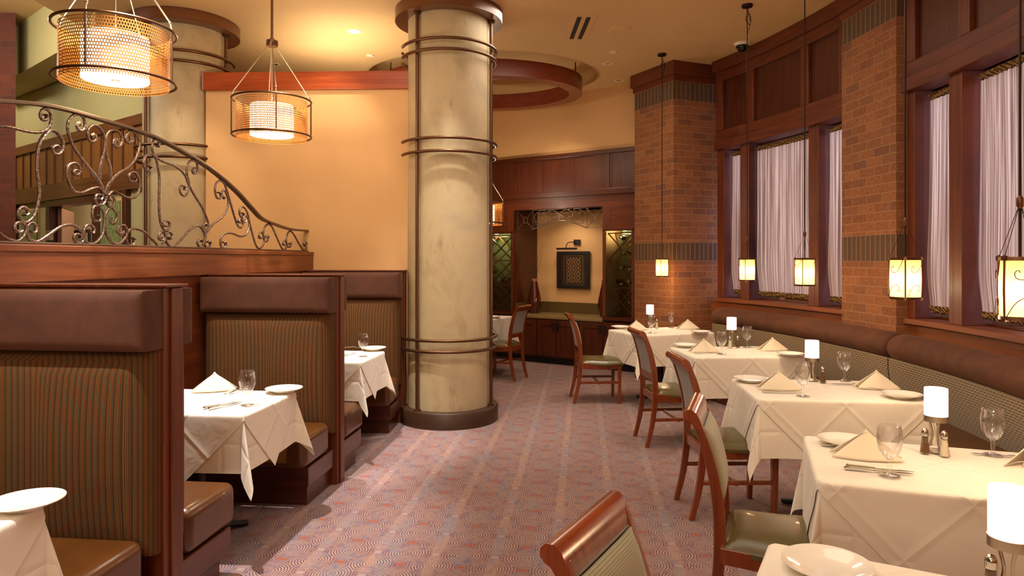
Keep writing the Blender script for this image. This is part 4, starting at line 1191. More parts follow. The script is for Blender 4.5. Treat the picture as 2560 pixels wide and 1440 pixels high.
WT = [  # window tables: centre, angle, phrase
 (1.626, 2.56, -0.34, 'second from the bottom right corner'),
 (1.870, 4.09, -0.10, 'third from the bottom right corner'),
 (1.894, 5.772, 0.07, 'fourth from the bottom right corner'),
 (1.622, 7.43, 0.36, 'beside the corner brick pillar'),
 (0.965, 1.375, -0.50, 'cut off by the bottom right corner')]
for i, (x, y, a, ph) in enumerate(WT):
    table(x, y, a, 0.90, 0.64, 'pedestal dining table under white cloths, window row, ' + ph, 'window row tables')
    cloths(x, y, a, 0.90, 0.64, 'on the window table ' + ph, 11 + i, 'under cloths on the window tables')
BT = [(3.77, 'on the middle booth table'), (5.53, 'on the far booth table beside the round column'), (1.90, 'on the booth table in the bottom left corner')]
for i, (y, ph) in enumerate(BT):
    x = AX(y) - 0.45
    table(x + 0.005, y, BRZ, 0.82, 0.60, 'pedestal table under white cloths ' + ph.replace('on the', 'as the'), 'booth tables')
    cloths(x + 0.005, y, BRZ, 0.82, 0.60, ph, 31 + i, 'under cloths on the booth tables', h=0.30, flare=0.03, corner=0.25)
table(-0.52, 9.28, R_(-27), 0.84, 0.64, 'pedestal dining table half hidden behind the round column', 'window row tables')
COL.objects[-1]
[o for o in COL.objects if o.get('label', '').startswith('pedestal dining table half')][0]['group'] = 'tables behind the column'
cloths(-0.52, 9.28, R_(-27), 0.84, 0.64, 'on the table half hidden behind the round column', 51, 'under cloth behind the column')

# ================================================================== CHAIRS
def bar(pts, wy, th, y=0.0):       # sweep in the x-z plane, wy wide in y, th thick
    q = B(); rings = []; n = len(pts)
    for i in range(n):
        a, c = Vector((pts[max(i - 1, 0)][0], 0, pts[max(i - 1, 0)][1])), Vector((pts[min(i + 1, n - 1)][0], 0, pts[min(i + 1, n - 1)][1]))
        t = (c - a).normalized(); nn = Vector((t.z, 0, -t.x))
        p = Vector((pts[i][0], 0, pts[i][1])); th_ = th[i] if isinstance(th, (list, tuple)) else th
        rings.append([p + nn * th_ / 2 * s1 + Vector((0, y + wy / 2 * s2, 0)) for s1, s2 in ((-1, -1), (1, -1), (1, 1), (-1, 1))])
    q.loft(rings, True, True)
    return q
def sc2(pts, n=5): return [(v.x, v.z) for v in smooth_curve([(p[0], 0, p[1]) for p in pts], n)]
def make_chair(loc, rz, label):
    t = thing('dining_chair', label, 'chair', loc, rz, 'upholstered dining chairs')
    W = M['wood_chair']
    rear = sc2([(-0.285, 0.0), (-0.245, 0.16), (-0.222, 0.32), (-0.215, 0.46), (-0.222, 0.60), (-0.250, 0.75), (-0.288, 0.87), (-0.305, 0.915)])
    ns = len(rear)
    th = [0.030 + 0.014 * math.sin(PI * min(1, i / ns * 1.15)) for i in range(ns)]
    for s in (-1, 1):
        q = bar(rear, 0.026, th, s * 0.173); q.build('rear_leg', W, t, smooth=True, bevel=0.004, ang=50)
        q = bar([(0.195, 0.0), (0.2, 0.2), (0.2, 0.41)], 0.036, [0.028, 0.034, 0.04], s * 0.195); q.build('front_leg', W, t, bevel=0.004)
        q = bar([(-0.225, 0.225), (0.19, 0.225)], 0.018, 0.026, s * 0.19); q.build('side_stretcher', W, t, bevel=0.003)
        q = bar(sc2([(-0.215, 0.405), (-0.05, 0.395), (0.1, 0.40), (0.19, 0.405)]), 0.022, 0.062, s * 0.195); q.build('seat_rail', W, t, bevel=0.003)
    for x, z, h_, nm in ((0.203, 0.40, 0.06, 'seat_rail'), (-0.215, 0.40, 0.06, 'seat_rail'), (-0.02, 0.215, 0.024, 'cross_stretcher')):
        q = B(); q.box((x, 0, z), (0.022, 0.37, h_)); q.build(nm, W, t, bevel=0.003)
    # rolled crest rail
    prof = [(-0.281, 0.878), (-0.284, 0.895), (-0.290, 0.915), (-0.300, 0.937), (-0.318, 0.951), (-0.338, 0.950), (-0.350, 0.938), (-0.350, 0.922), (-0.340, 0.910), (-0.326, 0.903), (-0.316, 0.89), (-0.310, 0.878)]
    q = B(); q.loft([[(x, y, z) for x, z in prof] for y in (-0.187, 0.187)], True, True); q.build('crest_rail', W, t, smooth=True, ang=45)
    q = B(); q.box((-0.222, 0, 0.565), (0.030, 0.33, 0.055), 0, R_(-8)); q.build('lower_back_rail', W, t, bevel=0.004)
    # back pad, woven front, grey fabric behind
    def back(u, v, front):
        z = 0.592 + 0.288 * v
        x = -0.224 - 0.066 * (v ** 1.6)
        bu = (1 - (2 * u - 1) ** 8) * (1 - (2 * v - 1) ** 8)
        return (x + (0.016 + 0.020 * bu if front else -0.010 - 0.006 * bu), -0.160 + 0.320 * u, z)
    q = B(); q.grid(lambda u, v: back(u, v, True), 20, 16, uv=lambda u, v: (u * 0.345, v * 0.26)); 
    bp = q.build('back_pad', M['weave_front'], t, smooth=True, ang=180); bp.modifiers.new('solid', 'SOLIDIFY').thickness = 0.012
    q = B(); q.grid(lambda u, v: back(1 - u, v, False), 16, 12); q.build('back_cover', M['weave_back'], t, smooth=True, ang=180)
    q = B(); pts = [Vector(back(u, v, True)) - Vector((0.012, 0, 0)) for u, v in [(i / 10, 0) for i in range(10)] + [(1, i / 8) for i in range(8)] + [(1 - i / 10, 1) for i in range(10)] + [(0, 1 - i / 8) for i in range(8)]]
    q.tube(pts, 0.006, 8, closed=True); q.build('piping', M['weave_back'], bp, smooth=True)
    # seat cushion with waterfall edges
    q = B()
    def seat(u, v):
        x = -0.20 + 0.435 * u; hw = 0.195 + 0.03 * min(1, u * 1.6)
        y = -hw + 2 * hw * v
        e = (1 - abs(2 * v - 1) ** 5) * (1 - abs(2 * u - 1) ** 7)
        sag = -0.012 * math.sin(PI * u) * abs(2 * v - 1) ** 2
        return (x, y, 0.435 + 0.042 * e ** 0.5 + sag)
    q.grid(seat, 26, 26)
    def skirt(u, v):
        a = u * 4
        k = int(min(a, 3.999)); f = a - k
        uu, vv = ((f, 0), (1, f), (1 - f, 1), (0, 1 - f))[k]
        p = seat(uu, vv); return (p[0], p[1], p[2] - 0.018 * v)
    q.grid(skirt, 104, 2)
    so = q.build('seat', M['leather_olive'], t, smooth=True, ang=70)
    return t
ch = make_chair((0.94, 7.44, 0), R_(2), 'chair with olive seat pulled out left of the window table beside the corner pillar')
CH = [((1.37, 5.77), 6, 'chair with grey fabric back at the window table fourth from the bottom right corner'),
      ((1.34, 4.19), 1, 'chair at the window table third from the bottom right corner, showing four legs'),
      ((1.065, 2.72), -20, 'chair with wide olive seat at the window table second from the bottom right corner'),
      ((0.455, 1.407), -29.5, 'chair seen only by its rolled wood crest and woven back at the bottom edge'),
      ((-0.14, 8.86), 153, 'chair with olive seat facing left, just right of the round column')]
for (p, a, lab) in CH: dup(ch, (p[0], p[1], 0), R_(a), lab, 'upholstered dining chairs')

# ================================================================== BANQUETTE
def banquette(t0, t1, label):
    c = P(7.7, (t0 + t1) / 2)
    t = thing('banquette', label, 'banquette', c, 0, 'banquette sections below the windows')
    Mi = Matrix.Translation((-c[0], -c[1], 0))
    g = 0.004
    a0, a1 = t0 + g / 8, t1 - g / 8
    def arcb(nm, prof, mat, e=0.0, ang=50):
        q = B(Mi); n = int((a1 - a0) / 0.012)
        # rounded ends: shrink the section slightly at both ends
        rings = []; us = []
        cr = sum(p[0] for p in prof) / len(prof); cz = sum(p[1] for p in prof) / len(prof)
        L = [0]
        for i in range(1, len(prof)): L.append(L[-1] + math.hypot(prof[i][0] - prof[i - 1][0], prof[i][1] - prof[i - 1][1]))
        ths = [a0 + (a1 - a0) * i / n for i in range(n + 1)]
        if e: ths = [a0, a0 + 0.0006, a0 + 0.002, a0 + 0.005] + ths[2:-2] + [a1 - 0.005, a1 - 0.002, a1 - 0.0006, a1]
        for th_ in ths:
            d = min(th_ - a0, a1 - th_) * 7.8
            k = 1.0
            if e: k = 1 - e * max(0, 1 - d / 0.035) ** 2.2
            rings.append([P(cr + (r - cr) * k, th_, cz + (z - cz) * k) for r, z in prof])
            us += [(th_ * 7.9, l) for l in L]
        q.loft(rings, True, True, uvs=us)
        return q.build(nm, mat, t, smooth=True, ang=ang)
    arcb('backrest', [(7.955, 0.44), (7.925, 0.52), (7.90, 0.62), (7.885, 0.72), (7.885, 0.80), (8.10, 0.80), (8.16, 0.44)], M['dash'], 0.02)
    roll = [(7.90 + 0.105 + 0.13 * math.cos(a), 0.880 + 0.105 * math.sin(a)) for a in [PI * 2 * i / 22 for i in range(22)]]
    arcb('roll_cushion', [(max(7.835, r - 0.02), z) for r, z in roll], M['velvet'], 0.25)
    arcb('seat', [(7.575, 0.30), (7.565, 0.33), (7.56, 0.40), (7.572, 0.44), (7.60, 0.46), (7.75, 0.468), (7.97, 0.465), (7.97, 0.30)], M['leather_brown'], 0.0)
    arcb('kick_base', [(7.61, 0.0), (7.61, 0.30), (8.12, 0.30), (8.12, 0.0)], M['wood_dark_h'])
    arcb('back_frame', [(8.06, 0.30), (8.06, 0.93), (8.17, 0.93), (8.17, 0.30)], M['wood_dark_h'])
    return t
banquette(0.006, 0.362, 'far section of the long curved banquette, ending at the corner pillar')
banquette(-0.40, 0.005, 'near section of the long curved banquette, running off the right edge')

# ================================================================== TABLEWARE
def plate(loc, label):
    t = thing('side_plate', label, 'plate', loc, 0, 'white side plates')
    q = B(); q.lathe([(0, 0.006), (0.055, 0.006), (0.066, 0.009), (0.085, 0.018), (0.104, 0.024), (0.1065, 0.0245), (0.107, 0.0225), (0.104, 0.020), (0.08, 0.011), (0.066, 0.003), (0.062, 0.0), (0.0, 0.0)], 56)
    q.build('dish', M['plate'], t, smooth=True, ang=50)
    return t
def goblet(loc, label):
    t = thing('water_goblet', label, 'glass', loc, 0, 'stemmed water goblets')
    q = B(); q.lathe([(0, 0.004), (0.034, 0.0025), (0.037, 0.001), (0.037, 0.0), (0.0, 0.0)], 32); q.lathe([(0.034, 0.0028), (0.015, 0.006), (0.008, 0.012), (0.0062, 0.03), (0.0085, 0.042), (0.007, 0.052), (0.010, 0.062)], 24); q.build('stem', M['glass'], t, smooth=True)
    q = B(); q.lathe([(0.0, 0.060), (0.012, 0.062), (0.026, 0.074), (0.037, 0.096), (0.0425, 0.122), (0.0425, 0.145), (0.039, 0.170), (0.0365, 0.183), (0.0355, 0.184), (0.035, 0.182), (0.0378, 0.168), (0.041, 0.145), (0.041, 0.122), (0.0355, 0.098), (0.024, 0.077), (0.010, 0.068), (0, 0.067)], 36); q.build('bowl', M['glass'], t, smooth=True, ang=60)
    return t
def napkin(loc, rz, label):
    t = thing('folded_napkin', label, 'napkin', loc, rz, 'tent folded white napkins')
    # a tent fold: apex ridge, two leaning leaves, open mouth on one side
    q = B()
    def leaf(u, v, sg):
        w_ = 0.125 * (1 - v) ** 0.92 + 0.003
        x = (-1 + 2 * u) * w_ 
        z = 0.002 + 0.108 * v - 0.010 * (abs(2 * u - 1) ** 2) * v
        y = sg * (0.060 * (1 - v) ** 1.1 + 0.004) * (1 - 0.45 * abs(2 * u - 1) ** 1.6) + 0.006 * math.sin(3 * u + sg)
        return (x, y, z)
    q.grid(lambda u, v: leaf(u, v, -1), 18, 12)
    q.build('front_leaf', M['napkin'], t, smooth=True, ang=180).modifiers.new('solid', 'SOLIDIFY').thickness = 0.004
    q = B(); q.grid(lambda u, v: leaf(1 - u, v, 1), 18, 12)
    q.build('back_leaf', M['napkin'], t, smooth=True, ang=180).modifiers.new('solid', 'SOLIDIFY').thickness = 0.004
    q = B()
    def tuck(u, v):
        w_ = 0.085 * (1 - v) ** 0.9
        return ((-1 + 2 * u) * w_ + 0.02 * (1 - v), 0.012 * math.cos(u * PI) * (1 - v), 0.001 + 0.098 * v)
    q.grid(tuck, 12, 10); q.build('inner_fold', M['napkin'], t, smooth=True, ang=180).modifiers.new('solid', 'SOLIDIFY').thickness = 0.004
    return t
def knife(loc, rz, label):
    t = thing('table_knife', label, 'knife', loc, rz, 'table knives')
    q = B(); q.loft([[(x, -w_, 0.002 + h_ / 2 - h_ / 2), (x, w_, 0.002), (x, w_, 0.002 + h_), (x, -w_, 0.002 + h_)] for x, w_, h_ in ((-0.115, 0.006, 0.004), (-0.108, 0.0085, 0.008), (-0.05, 0.0065, 0.007), (-0.015, 0.0045, 0.005))], True, True); q.build('handle', M['steel'], t, bevel=0.001)
    q = B(); q.loft([[(x, a, 0.002), (x, c, 0.002), (x, c, 0.0035), (x, a, 0.0045)] for x, a, c in ((-0.015, -0.0045, 0.0045), (0.0, -0.005, 0.008), (0.06, -0.005, 0.009), (0.10, -0.004, 0.004), (0.113, -0.003, -0.002))], True, True); q.build('blade', M['steel'], t)
    return t
def fork(loc, rz, label):
    t = thing('table_fork', label, 'fork', loc, rz, 'table forks')
    q = B(); q.loft([[(x, -w_, z), (x, w_, z), (x, w_, z + 0.003), (x, -w_, z + 0.003)] for x, w_, z in ((-0.10, 0.005, 0.002), (-0.09, 0.008, 0.003), (-0.03, 0.004, 0.008), (0.02, 0.0035, 0.010), (0.035, 0.008, 0.006), (0.045, 0.0115, 0.003), (0.055, 0.0125, 0.003))], True, True); q.build('handle', M['steel'], t)
    for k in range(4):
        y = -0.0105 + 0.007 * k
        q = B(); q.tube([(0.054, y, 0.0045), (0.075, y, 0.005), (0.098, y * 0.9, 0.011)], 0.0017, 6); q.build('tine', M['steel'], t)
    return t
def candle(loc, label):
    t = thing('candle_lamp', label, 'candle lamp', loc, 0, 'frosted table candle lamps')
    q = B(); q.lathe([(0, 0), (0.036, 0), (0.038, 0.004), (0.036, 0.007), (0.0, 0.008)], 32); q.build('foot', M['brushed'], t, smooth=True)
    for k in range(3):
        a = k * 2 * PI / 3 + 0.4
        q = B(); q.tube(smooth_curve([(0.03 * math.cos(a), 0.03 * math.sin(a), 0.006), (0.012 * math.cos(a), 0.012 * math.sin(a), 0.06), (0.016 * math.cos(a), 0.016 * math.sin(a), 0.10), (0.026 * math.cos(a), 0.026 * math.sin(a), 0.128)], 5), 0.004, 8); q.build('stem', M['brushed'], t, smooth=True)
    q = B(); q.lathe([(0, 0.124), (0.0445, 0.124), (0.0445, 0.147), (0.042, 0.147), (0.042, 0.130), (0, 0.130)], 40); q.build('holder', M['brushed'], t, smooth=True)
    q = B(); q.lathe([(0.0405, 0.131), (0.0425, 0.133), (0.0425, 0.256), (0.0415, 0.258), (0.0395, 0.256), (0.0395, 0.133)], 40); sh = q.build('frosted_shade', M['candle'], t, smooth=True, ang=60)
    point('candle_flame', (0, 0, 0.178), 0.9, (1, 0.9, 0.86), 0.012, t)
    q = B(); q.lathe([(0, 0.131), (0.02, 0.131), (0.02, 0.165), (0.0, 0.166)], 20); q.build('candle', M['white'], t, smooth=True)
    return t
def shaker(loc, label, mat, kind):
    t = thing(kind + '_shaker', label, 'shaker', loc, 0, 'salt and pepper shakers')
    q = B(); q.lathe([(0, 0), (0.019, 0), (0.021, 0.004), (0.019, 0.010), (0.0135, 0.045), (0.0115, 0.074), (0, 0.074)], 10); q.build('glass_body', M['glass'], t, smooth=False)
    q = B(); q.lathe([(0, 0.004), (0.0165, 0.004), (0.0165, 0.010), (0.012, 0.044), (0.0105, 0.066), (0, 0.067)], 16); q.build('filling', mat, t, smooth=True)
    q = B(); q.lathe([(0.0125, 0.070), (0.013, 0.086), (0.0115, 0.094), (0.006, 0.101), (0, 0.103)], 20); q.build('cap', M['steel'], t, smooth=True)
    return t
protos = {}
def put(kind, px, py, label, rz=0.0, z=0.7605, zz=None, world=None):
    if world: loc = (world[0], world[1], z)
    else:
        p = T(px, py, zz or z); loc = (p[0], p[1], z)
    if kind in protos: return dup(protos[kind], loc, rz, label, protos[kind].get('group'))
    mk = {'plate': lambda: plate(loc, label), 'goblet': lambda: goblet(loc, label), 'napkin': lambda: napkin(loc, rz, label), 'knife': lambda: knife(loc, rz, label),
          'fork': lambda: fork(loc, rz, label), 'candle': lambda: candle(loc, label), 'salt': lambda: shaker(loc, label, M['salt'], 'salt'), 'pepper': lambda: shaker(loc, label, M['pepper'], 'pepper')}[kind]
    o = mk(); o.rotation_euler = (0, 0, rz); protos[kind] = o
    return o
def pair(kind, row): pass
W2 = 'window table second from the bottom right corner'
W3 = 'window table third from the bottom right corner'
W4 = 'window table fourth from the bottom right corner'
W5 = 'window table beside the corner pillar'
W1 = 'window table cut off by the bottom right corner'
items = [
 ('plate', 2112, 1096, 'white side plate at the chair end of the ' + W2, 0, .785), ('plate', 1878, 944, 'white side plate at the chair end of the ' + W3, 0, .785),
 ('plate', 2254, 983, 'white side plate at the banquette end of the ' + W3, 0, .785), ('plate', 1713, 860, 'white side plate at the chair end of the ' + W4, 0, .785),
 ('plate', 1976, 882, 'white side plate at the banquette end of the ' + W4, 0, .785), ('plate', 1551, 815, 'white side plate at the chair end of the ' + W5, 0, .785),
 ('plate', 1752, 827, 'white side plate at the banquette end of the ' + W5, 0, .785), ('plate', 2067, 1403, 'glossy white side plate at the bottom right, on the ' + W1, 0, .785),
 ('plate', 710, 969, 'white side plate near the corner of the middle booth table', 0, .785), ('plate', 934, 868, 'white side plate on the far booth table beside the round column', 0, .785),
 ('plate', 66, 1247, 'white side plate on the booth table in the bottom left corner', 0, .785), ('plate', 1232, 790, 'white side plate on the table behind the round column', 0, .785),
 ('goblet', 2224, 1190, 'water goblet at the chair end of the ' + W2, 0, None), ('goblet', 2482, 1138, 'water goblet at the banquette end of the ' + W2, 0, None),
 ('goblet', 2007, 990, 'water goblet at the chair end of the ' + W3, 0, None), ('goblet', 2111, 952, 'water goblet at the banquette end of the ' + W3, 0, None),
 ('goblet', 1804, 885, 'water goblet at the chair end of the ' + W4, 0, None), ('goblet', 1868, 868, 'water goblet at the banquette end of the ' + W4, 0, None),
 ('goblet', 1629, 832, 'water goblet at the chair end of the ' + W5, 0, None), ('goblet', 1678, 819, 'water goblet at the banquette end of the ' + W5, 0, None),
 ('goblet', 618, 1013, 'water goblet on the middle booth table', 0, None), ('goblet', 908, 891, 'water goblet on the far booth table beside the round column', 0, None),
 ('napkin', 2166, 1143, 'tented napkin at the chair end of the ' + W2, -0.34, None), ('napkin', 2597, 1165, 'tented napkin at the banquette end of the ' + W2, 0.3, None),
 ('napkin', 1947, 972, 'tented napkin at the chair end of the ' + W3, -0.12, None), ('napkin', 2192, 970, 'tented napkin at the banquette end of the ' + W3, -0.15, None),
 ('napkin', 1760, 879, 'tented napkin at the chair end of the ' + W4, 0.0, None), ('napkin', 1932, 875, 'tented napkin at the banquette end of the ' + W4, 0.05, None),
 ('napkin', 1591, 825, 'tented napkin at the chair end of the ' + W5, 0.15, None), ('napkin', 1720, 822, 'tented napkin at the banquette end of the ' + W5, 0.1, None),
 ('napkin', 537, 976, 'tented napkin left of the goblet on the middle booth table', 0.35, None),
 ('candle', 2340, 1129, 'frosted candle lamp on the ' + W2, 0, None), ('candle', 2030, 951, 'frosted candle lamp on the ' + W3, 0, None),
 ('candle', 1829, 865, 'frosted candle lamp on the ' + W4, 0, None), ('candle', 1625, 818, 'frosted candle lamp on the ' + W5, 0, None),
 ('pepper', 2312, 1133, 'pepper shaker on the ' + W2, 0, None), ('pepper', 2057, 957, 'pepper shaker on the ' + W3, 0, None), ('pepper', 1844.5, 869, 'pepper shaker on the ' + W4, 0, None),
 ('salt', 2361, 1141, 'salt shaker on the ' + W2, 0, None), ('salt', 1825, 870, 'salt shaker on the ' + W4, 0, None), ('salt', 1642, 821, 'salt shaker on the ' + W5, 0, None),
 ('knife', 2200, 1174, 'rear one of two table knives beside the goblet on the ' + W2, -0.33, None), ('knife', 2196, 1180, 'front one of two table knives beside the goblet on the ' + W2, -0.33, None),
 ('knife', 2508, 1141, 'table knife at the banquette end of the ' + W2, 2.8, None),
 ('knife', 1955, 979, 'rear one of two table knives beside the chair end goblet, ' + W3, -0.10, None), ('knife', 1957, 982, 'front one of two table knives beside the chair end goblet, ' + W3, -0.10, None),
 ('knife', 2124, 961.5, 'table knife at the banquette end of the ' + W3, 3.0, None),
 ('knife', 1770, 883.5, 'table knife beside the chair end goblet of the ' + W4, 0.05, None), ('knife', 1884, 869, 'table knife at the banquette end of the ' + W4, 3.2, None),
 ('knife', 1605, 832.5, 'table knife in front of the napkin on the ' + W5, 0.2, None),
 ('knife', 556, 1012, 'left one of two knives on the middle booth table', 1.05, None), ('knife', 568, 1014, 'right one of two knives on the middle booth table', 1.05, None),
 ('knife', 876, 886, 'table knife on the far booth table at the booth edge', 1.3, None),
 ('fork', 2118, 1119, 'table fork handle showing left of the napkin on the ' + W2, -0.34, None), ('fork', 2186, 974.5, 'table fork leaning beside the right napkin on the ' + W3, 2.6, None),
 ('fork', 1905, 957, 'table fork half under the left napkin on the ' + W3, -0.1, None), ('fork', 1730, 870, 'table fork half under the left napkin on the ' + W4, 0.0, None),
 ('fork', 590, 977, 'left one of two forks behind the goblet on the middle booth table', 1.2, None), ('fork', 603, 977, 'right one of two forks behind the goblet on the middle booth table', 1.2, None),
 ('fork', 880, 870, 'table fork on the far booth table behind the goblet', 0.2, None),
]
for k, px, py, lab, rz, zz in items:
    lab = lab.replace('table fourth from the bottom right corner', 'table fourth from the corner') if len(lab.split()) > 16 else lab
    lab = lab.replace(' from the bottom right corner', ' from the corner') if len(lab.split()) > 16 else lab
    lab = lab.replace('rear one of two table knives', 'rear of two knives').replace('front one of two table knives', 'front of two knives') if len(lab.split()) > 16 else lab
    lab = lab.replace('on the window table cut off by the bottom right corner', 'on the cut off window table') if len(lab.split()) > 16 else lab
    put(k, px, py, lab, rz, zz=zz)
put('candle', 0, 0, 'frosted candle lamp at the bottom right, on the table cut off by the corner', world=(1.135, 1.55))
put('pepper', 0, 0, 'pepper shaker at the bottom right edge beside the nearest candle lamp', world=(1.10, 1.562))

# ================================================================== DRUM PENDANTS
def drum(loc, zbot, label, rot=0.3, zhub=None):
    t = thing('drum_pendant', label, 'pendant lamp', (loc[0], loc[1], zbot), rot, 'chain mesh drum pendants')
    H = 0.285; Rr = 0.305; Rm = 0.272
    hub = 0.77
    for z, r in ((0, Rr), (H, Rr)):
        q = B(); q.ring((0, 0, z), r, 0.008, 64, 8); q.build('outer_hoop', M['bronze'], t, smooth=True)
    for k in range(4):
        a = k * PI / 2
        q = B(); q.tube([(Rr * math.cos(a), Rr * math.sin(a), 0), (Rr * math.cos(a), Rr * math.sin(a), H)], 0.006, 8); q.build('upright', M['bronze'], t)
        q = B(); q.tube([(Rr * math.cos(a), Rr * math.sin(a), H), (Rr * 0.97 * math.cos(a), Rr * 0.97 * math.sin(a), H + 0.045), (0.035 * math.cos(a), 0.035 * math.sin(a), hub - 0.05)], 0.0045, 8); q.lathe([(0, -0.012), (0.008, 0), (0, 0.012)], 8, (Rr * 0.97 * math.cos(a), Rr * 0.97 * math.sin(a), H + 0.045)); q.build('hanging_rod', M['brushed'], t, smooth=True)
    q = B(); q.lathe([(0, hub - 0.045), (0.042, hub - 0.045), (0.046, hub - 0.04), (0.046, hub), (0.0, hub)], 24); q.build('hub', M['bronze'], t, smooth=True)
    top = CEIL - zbot
    q = B(); q.tube([(0, 0, H * 0.9), (0, 0, hub)], 0.004, 8); q.build('centre_rod', M['brushed'], t)
    q = B(); q.tube([(0, 0, hub), (0, 0, top)], 0.010, 10); q.lathe([(0, hub), (0.016, hub), (0.016, hub + 0.02), (0.01, hub + 0.024)], 16); q.build('stem', M['bronze'], t, smooth=True)
    q = B(); q.lathe([(0, top - 0.03), (0.06, top - 0.025), (0.065, top), (0, top)], 24); q.build('canopy', M['bronze'], t, smooth=True)
    def drumsurf(u, v):
        a = u * 2 * PI
        r = Rm + 0.0012 * math.sin(a * 9 + 5 * v) + 0.001 * math.sin(a * 23)
        z = -0.022 + (H + 0.016) * v
        return (r * math.cos(a), r * math.sin(a), z)
    q = B(); q.grid(drumsurf, 128, 10, uv=lambda u, v: (u * 2 * PI * Rm, v * H)); m = q.build('chain_mesh_shade', M['mesh'], t, smooth=True, ang=180)
    def drum2(u, v):
        a = u * 2 * PI; r = Rm - 0.012 + 0.004 * math.sin(a * 17 + 1)
        return (r * math.cos(a), r * math.sin(a), -0.012 + (H - 0.02) * v)
    q = B(); q.lathe([(0.168, 0.005), (0.168, 0.245)], 48); q.build('diffuser', M['diffuser'], t, smooth=True)
    q = B(); q.lathe([(0, 0.002), (0.168, 0.002), (0.168, 0.006), (0, 0.006)], 48); q.build('diffuser_disc', M['disc'], t, smooth=True)
    q = B(); q.lathe([(0, -0.004), (0.02, -0.003), (0.022, 0.002), (0, 0.002)], 16); q.build('finial', M['brushed'], t, smooth=True)
    point('drum_bulb', (0, 0, H + 0.03), 27, WARM2, 0.05, t)
    point('drum_glow', (0.0, 0, -0.06), 9, WARM, 0.14, t)
    return t
drum((-1.941, 5.5), 2.536, 'middle drum pendant with chain mesh shade in front of the cream wall', R_(25))
drum((-2.215, 3.8), 2.536, 'largest looking drum pendant with chain mesh shade at the top left', R_(4))
drum((-0.405, 9.3), 2.03, 'drum pendant half hidden behind the round column', R_(20))

# ================================================================== LANTERN PENDANTS
def lantern(x, y, label, rot=0.0, power=9):
    t = thing('lantern_pendant', label, 'pendant lamp', (x, y, 1.335), rot, 'small lantern pendants over the window tables')
    H = 0.212; a_ = 0.066
    # faceted bowed shade: four panels
    q = B()
    def sh(u, v):
        an = u * 2 * PI + PI / 4
        r0 = 0.066 / max(abs(math.cos(an)), abs(math.sin(an))) * 0.55 + 0.072 * 0.45
        r = r0 * (1 + 0.05 * math.sin(PI * v))
        return (r * math.cos(an), r * math.sin(an), 0.008 + (H - 0.016) * v)
    q.grid(sh, 48, 10); q.build('parchment_shade', M['lantern'], t, smooth=True, ang=180)
    for z in (0.0, H - 0.012):
        q = B(); sq = [(sh(i / 32, 0)[0] * 1.06, sh(i / 32, 0)[1] * 1.06, z + 0.006) for i in range(32)]
        rings = [[(p[0], p[1], z) for p in sq], [(p[0], p[1], z + 0.013) for p in sq], [(p[0] * .93, p[1] * .93, z + 0.013) for p in sq], [(p[0] * .93, p[1] * .93, z) for p in sq]]
        q.loft(rings, True, False, loop=True); q.build('rim', M['bronze'], t, smooth=True)
    for k in range(4):
        an = PI / 4 + k * PI / 2
        px_, py_ = 0.087 * math.cos(an), 0.087 * math.sin(an)
        q = B(); q.tube([(px_, py_, -0.004), (px_ * 1.04, py_ * 1.04, H / 2), (px_, py_, H + 0.008)], 0.0045, 6)
        q.box((px_, py_, 0.004), (0.016, 0.016, 0.014), an); q.box((px_, py_, H - 0.004), (0.016, 0.016, 0.016), an); q.build('corner_post', M['bronze'], t)
        q = B(); q.tube([(px_, py_, H), (0.006 * math.cos(an), 0.006 * math.sin(an), H + 0.17)], 0.0014, 5); q.build('wire', M['dark_metal'], t)
        # curled iron on each face
        f0 = k * PI / 2
        for flip in (1, -1):
            pts = []
            for (uu, vv) in ((-0.058, 0.012), (-0.030, 0.055), (0.0, 0.075), (0.026, 0.070), (0.030, 0.052), (0.018, 0.044), (0.012, 0.052)):
                uu2, vv2 = (uu, vv) if flip > 0 else (-uu, H - vv)
                pts.append((0.0775 * math.cos(f0) - uu2 * math.sin(f0), 0.0775 * math.sin(f0) + uu2 * math.cos(f0), vv2))
            q = B(); q.tube(smooth_curve(pts, 4), 0.0018, 5); q.build('curl', M['dark_metal'], t, smooth=True)
    top = CEIL - 1.335
    q = B(); q.tube([(0, 0, H - 0.02), (0, 0, top - 0.02)], 0.0055, 8); q.build('cord', M['dark_metal'], t)
    q = B(); q.lathe([(0, 0), (0.007, 0.0), (0.013, 0.008), (0.013, 0.034), (0.007, 0.042), (0, 0.042)], 14, (0, 0, H + 0.165)); q.build('coupler', M['bronze'], t, smooth=True)
    q = B(); q.lathe([(0, top - 0.022), (0.058, top - 0.022), (0.062, top - 0.016), (0.062, top - 0.001), (0, top - 0.001)], 28); q.build('canopy', M['dark_metal'], t, smooth=True)
    q = B()
    q.tube(smooth_curve([(0.0, 0.0, top - 0.03), (0.03, 0.02, top - 0.06), (0.045, 0.0, top - 0.12), (0.02, -0.02, top - 0.19), (-0.01, 0.01, top - 0.14), (0.02, 0.015, top - 0.08), (0.035, -0.01, top - 0.16), (0.015, 0, top - 0.24), (0.01, 0, top - 0.27)], 5), 0.0035, 6)
    q.build('cord_loops', M['dark_metal'], t, smooth=True)
    t.scale = (0.82, 0.82, 1.0)
    point('lantern_glow', (0, 0, -0.05), power, WARM, 0.07, t)
    point('lantern_bulb', (0, 0, 0.10), 4, WARM2, 0.02, t)
    return t
lantern(1.747, 7.92, 'farthest lantern pendant, glowing in front of the corner brick pillar', 0.38)
lantern(2.210, 6.39, 'lantern pendant in front of the narrow window farthest from the camera', 0.21)
lantern(2.239, 5.20, 'lantern pendant in front of the wide middle window', 0.17)
lantern(2.010, 3.475, 'lantern pendant in front of the flat brick pillar', 0.26)
lantern(1.718, 2.30, 'nearest lantern pendant, cut off by the right edge', -0.47)

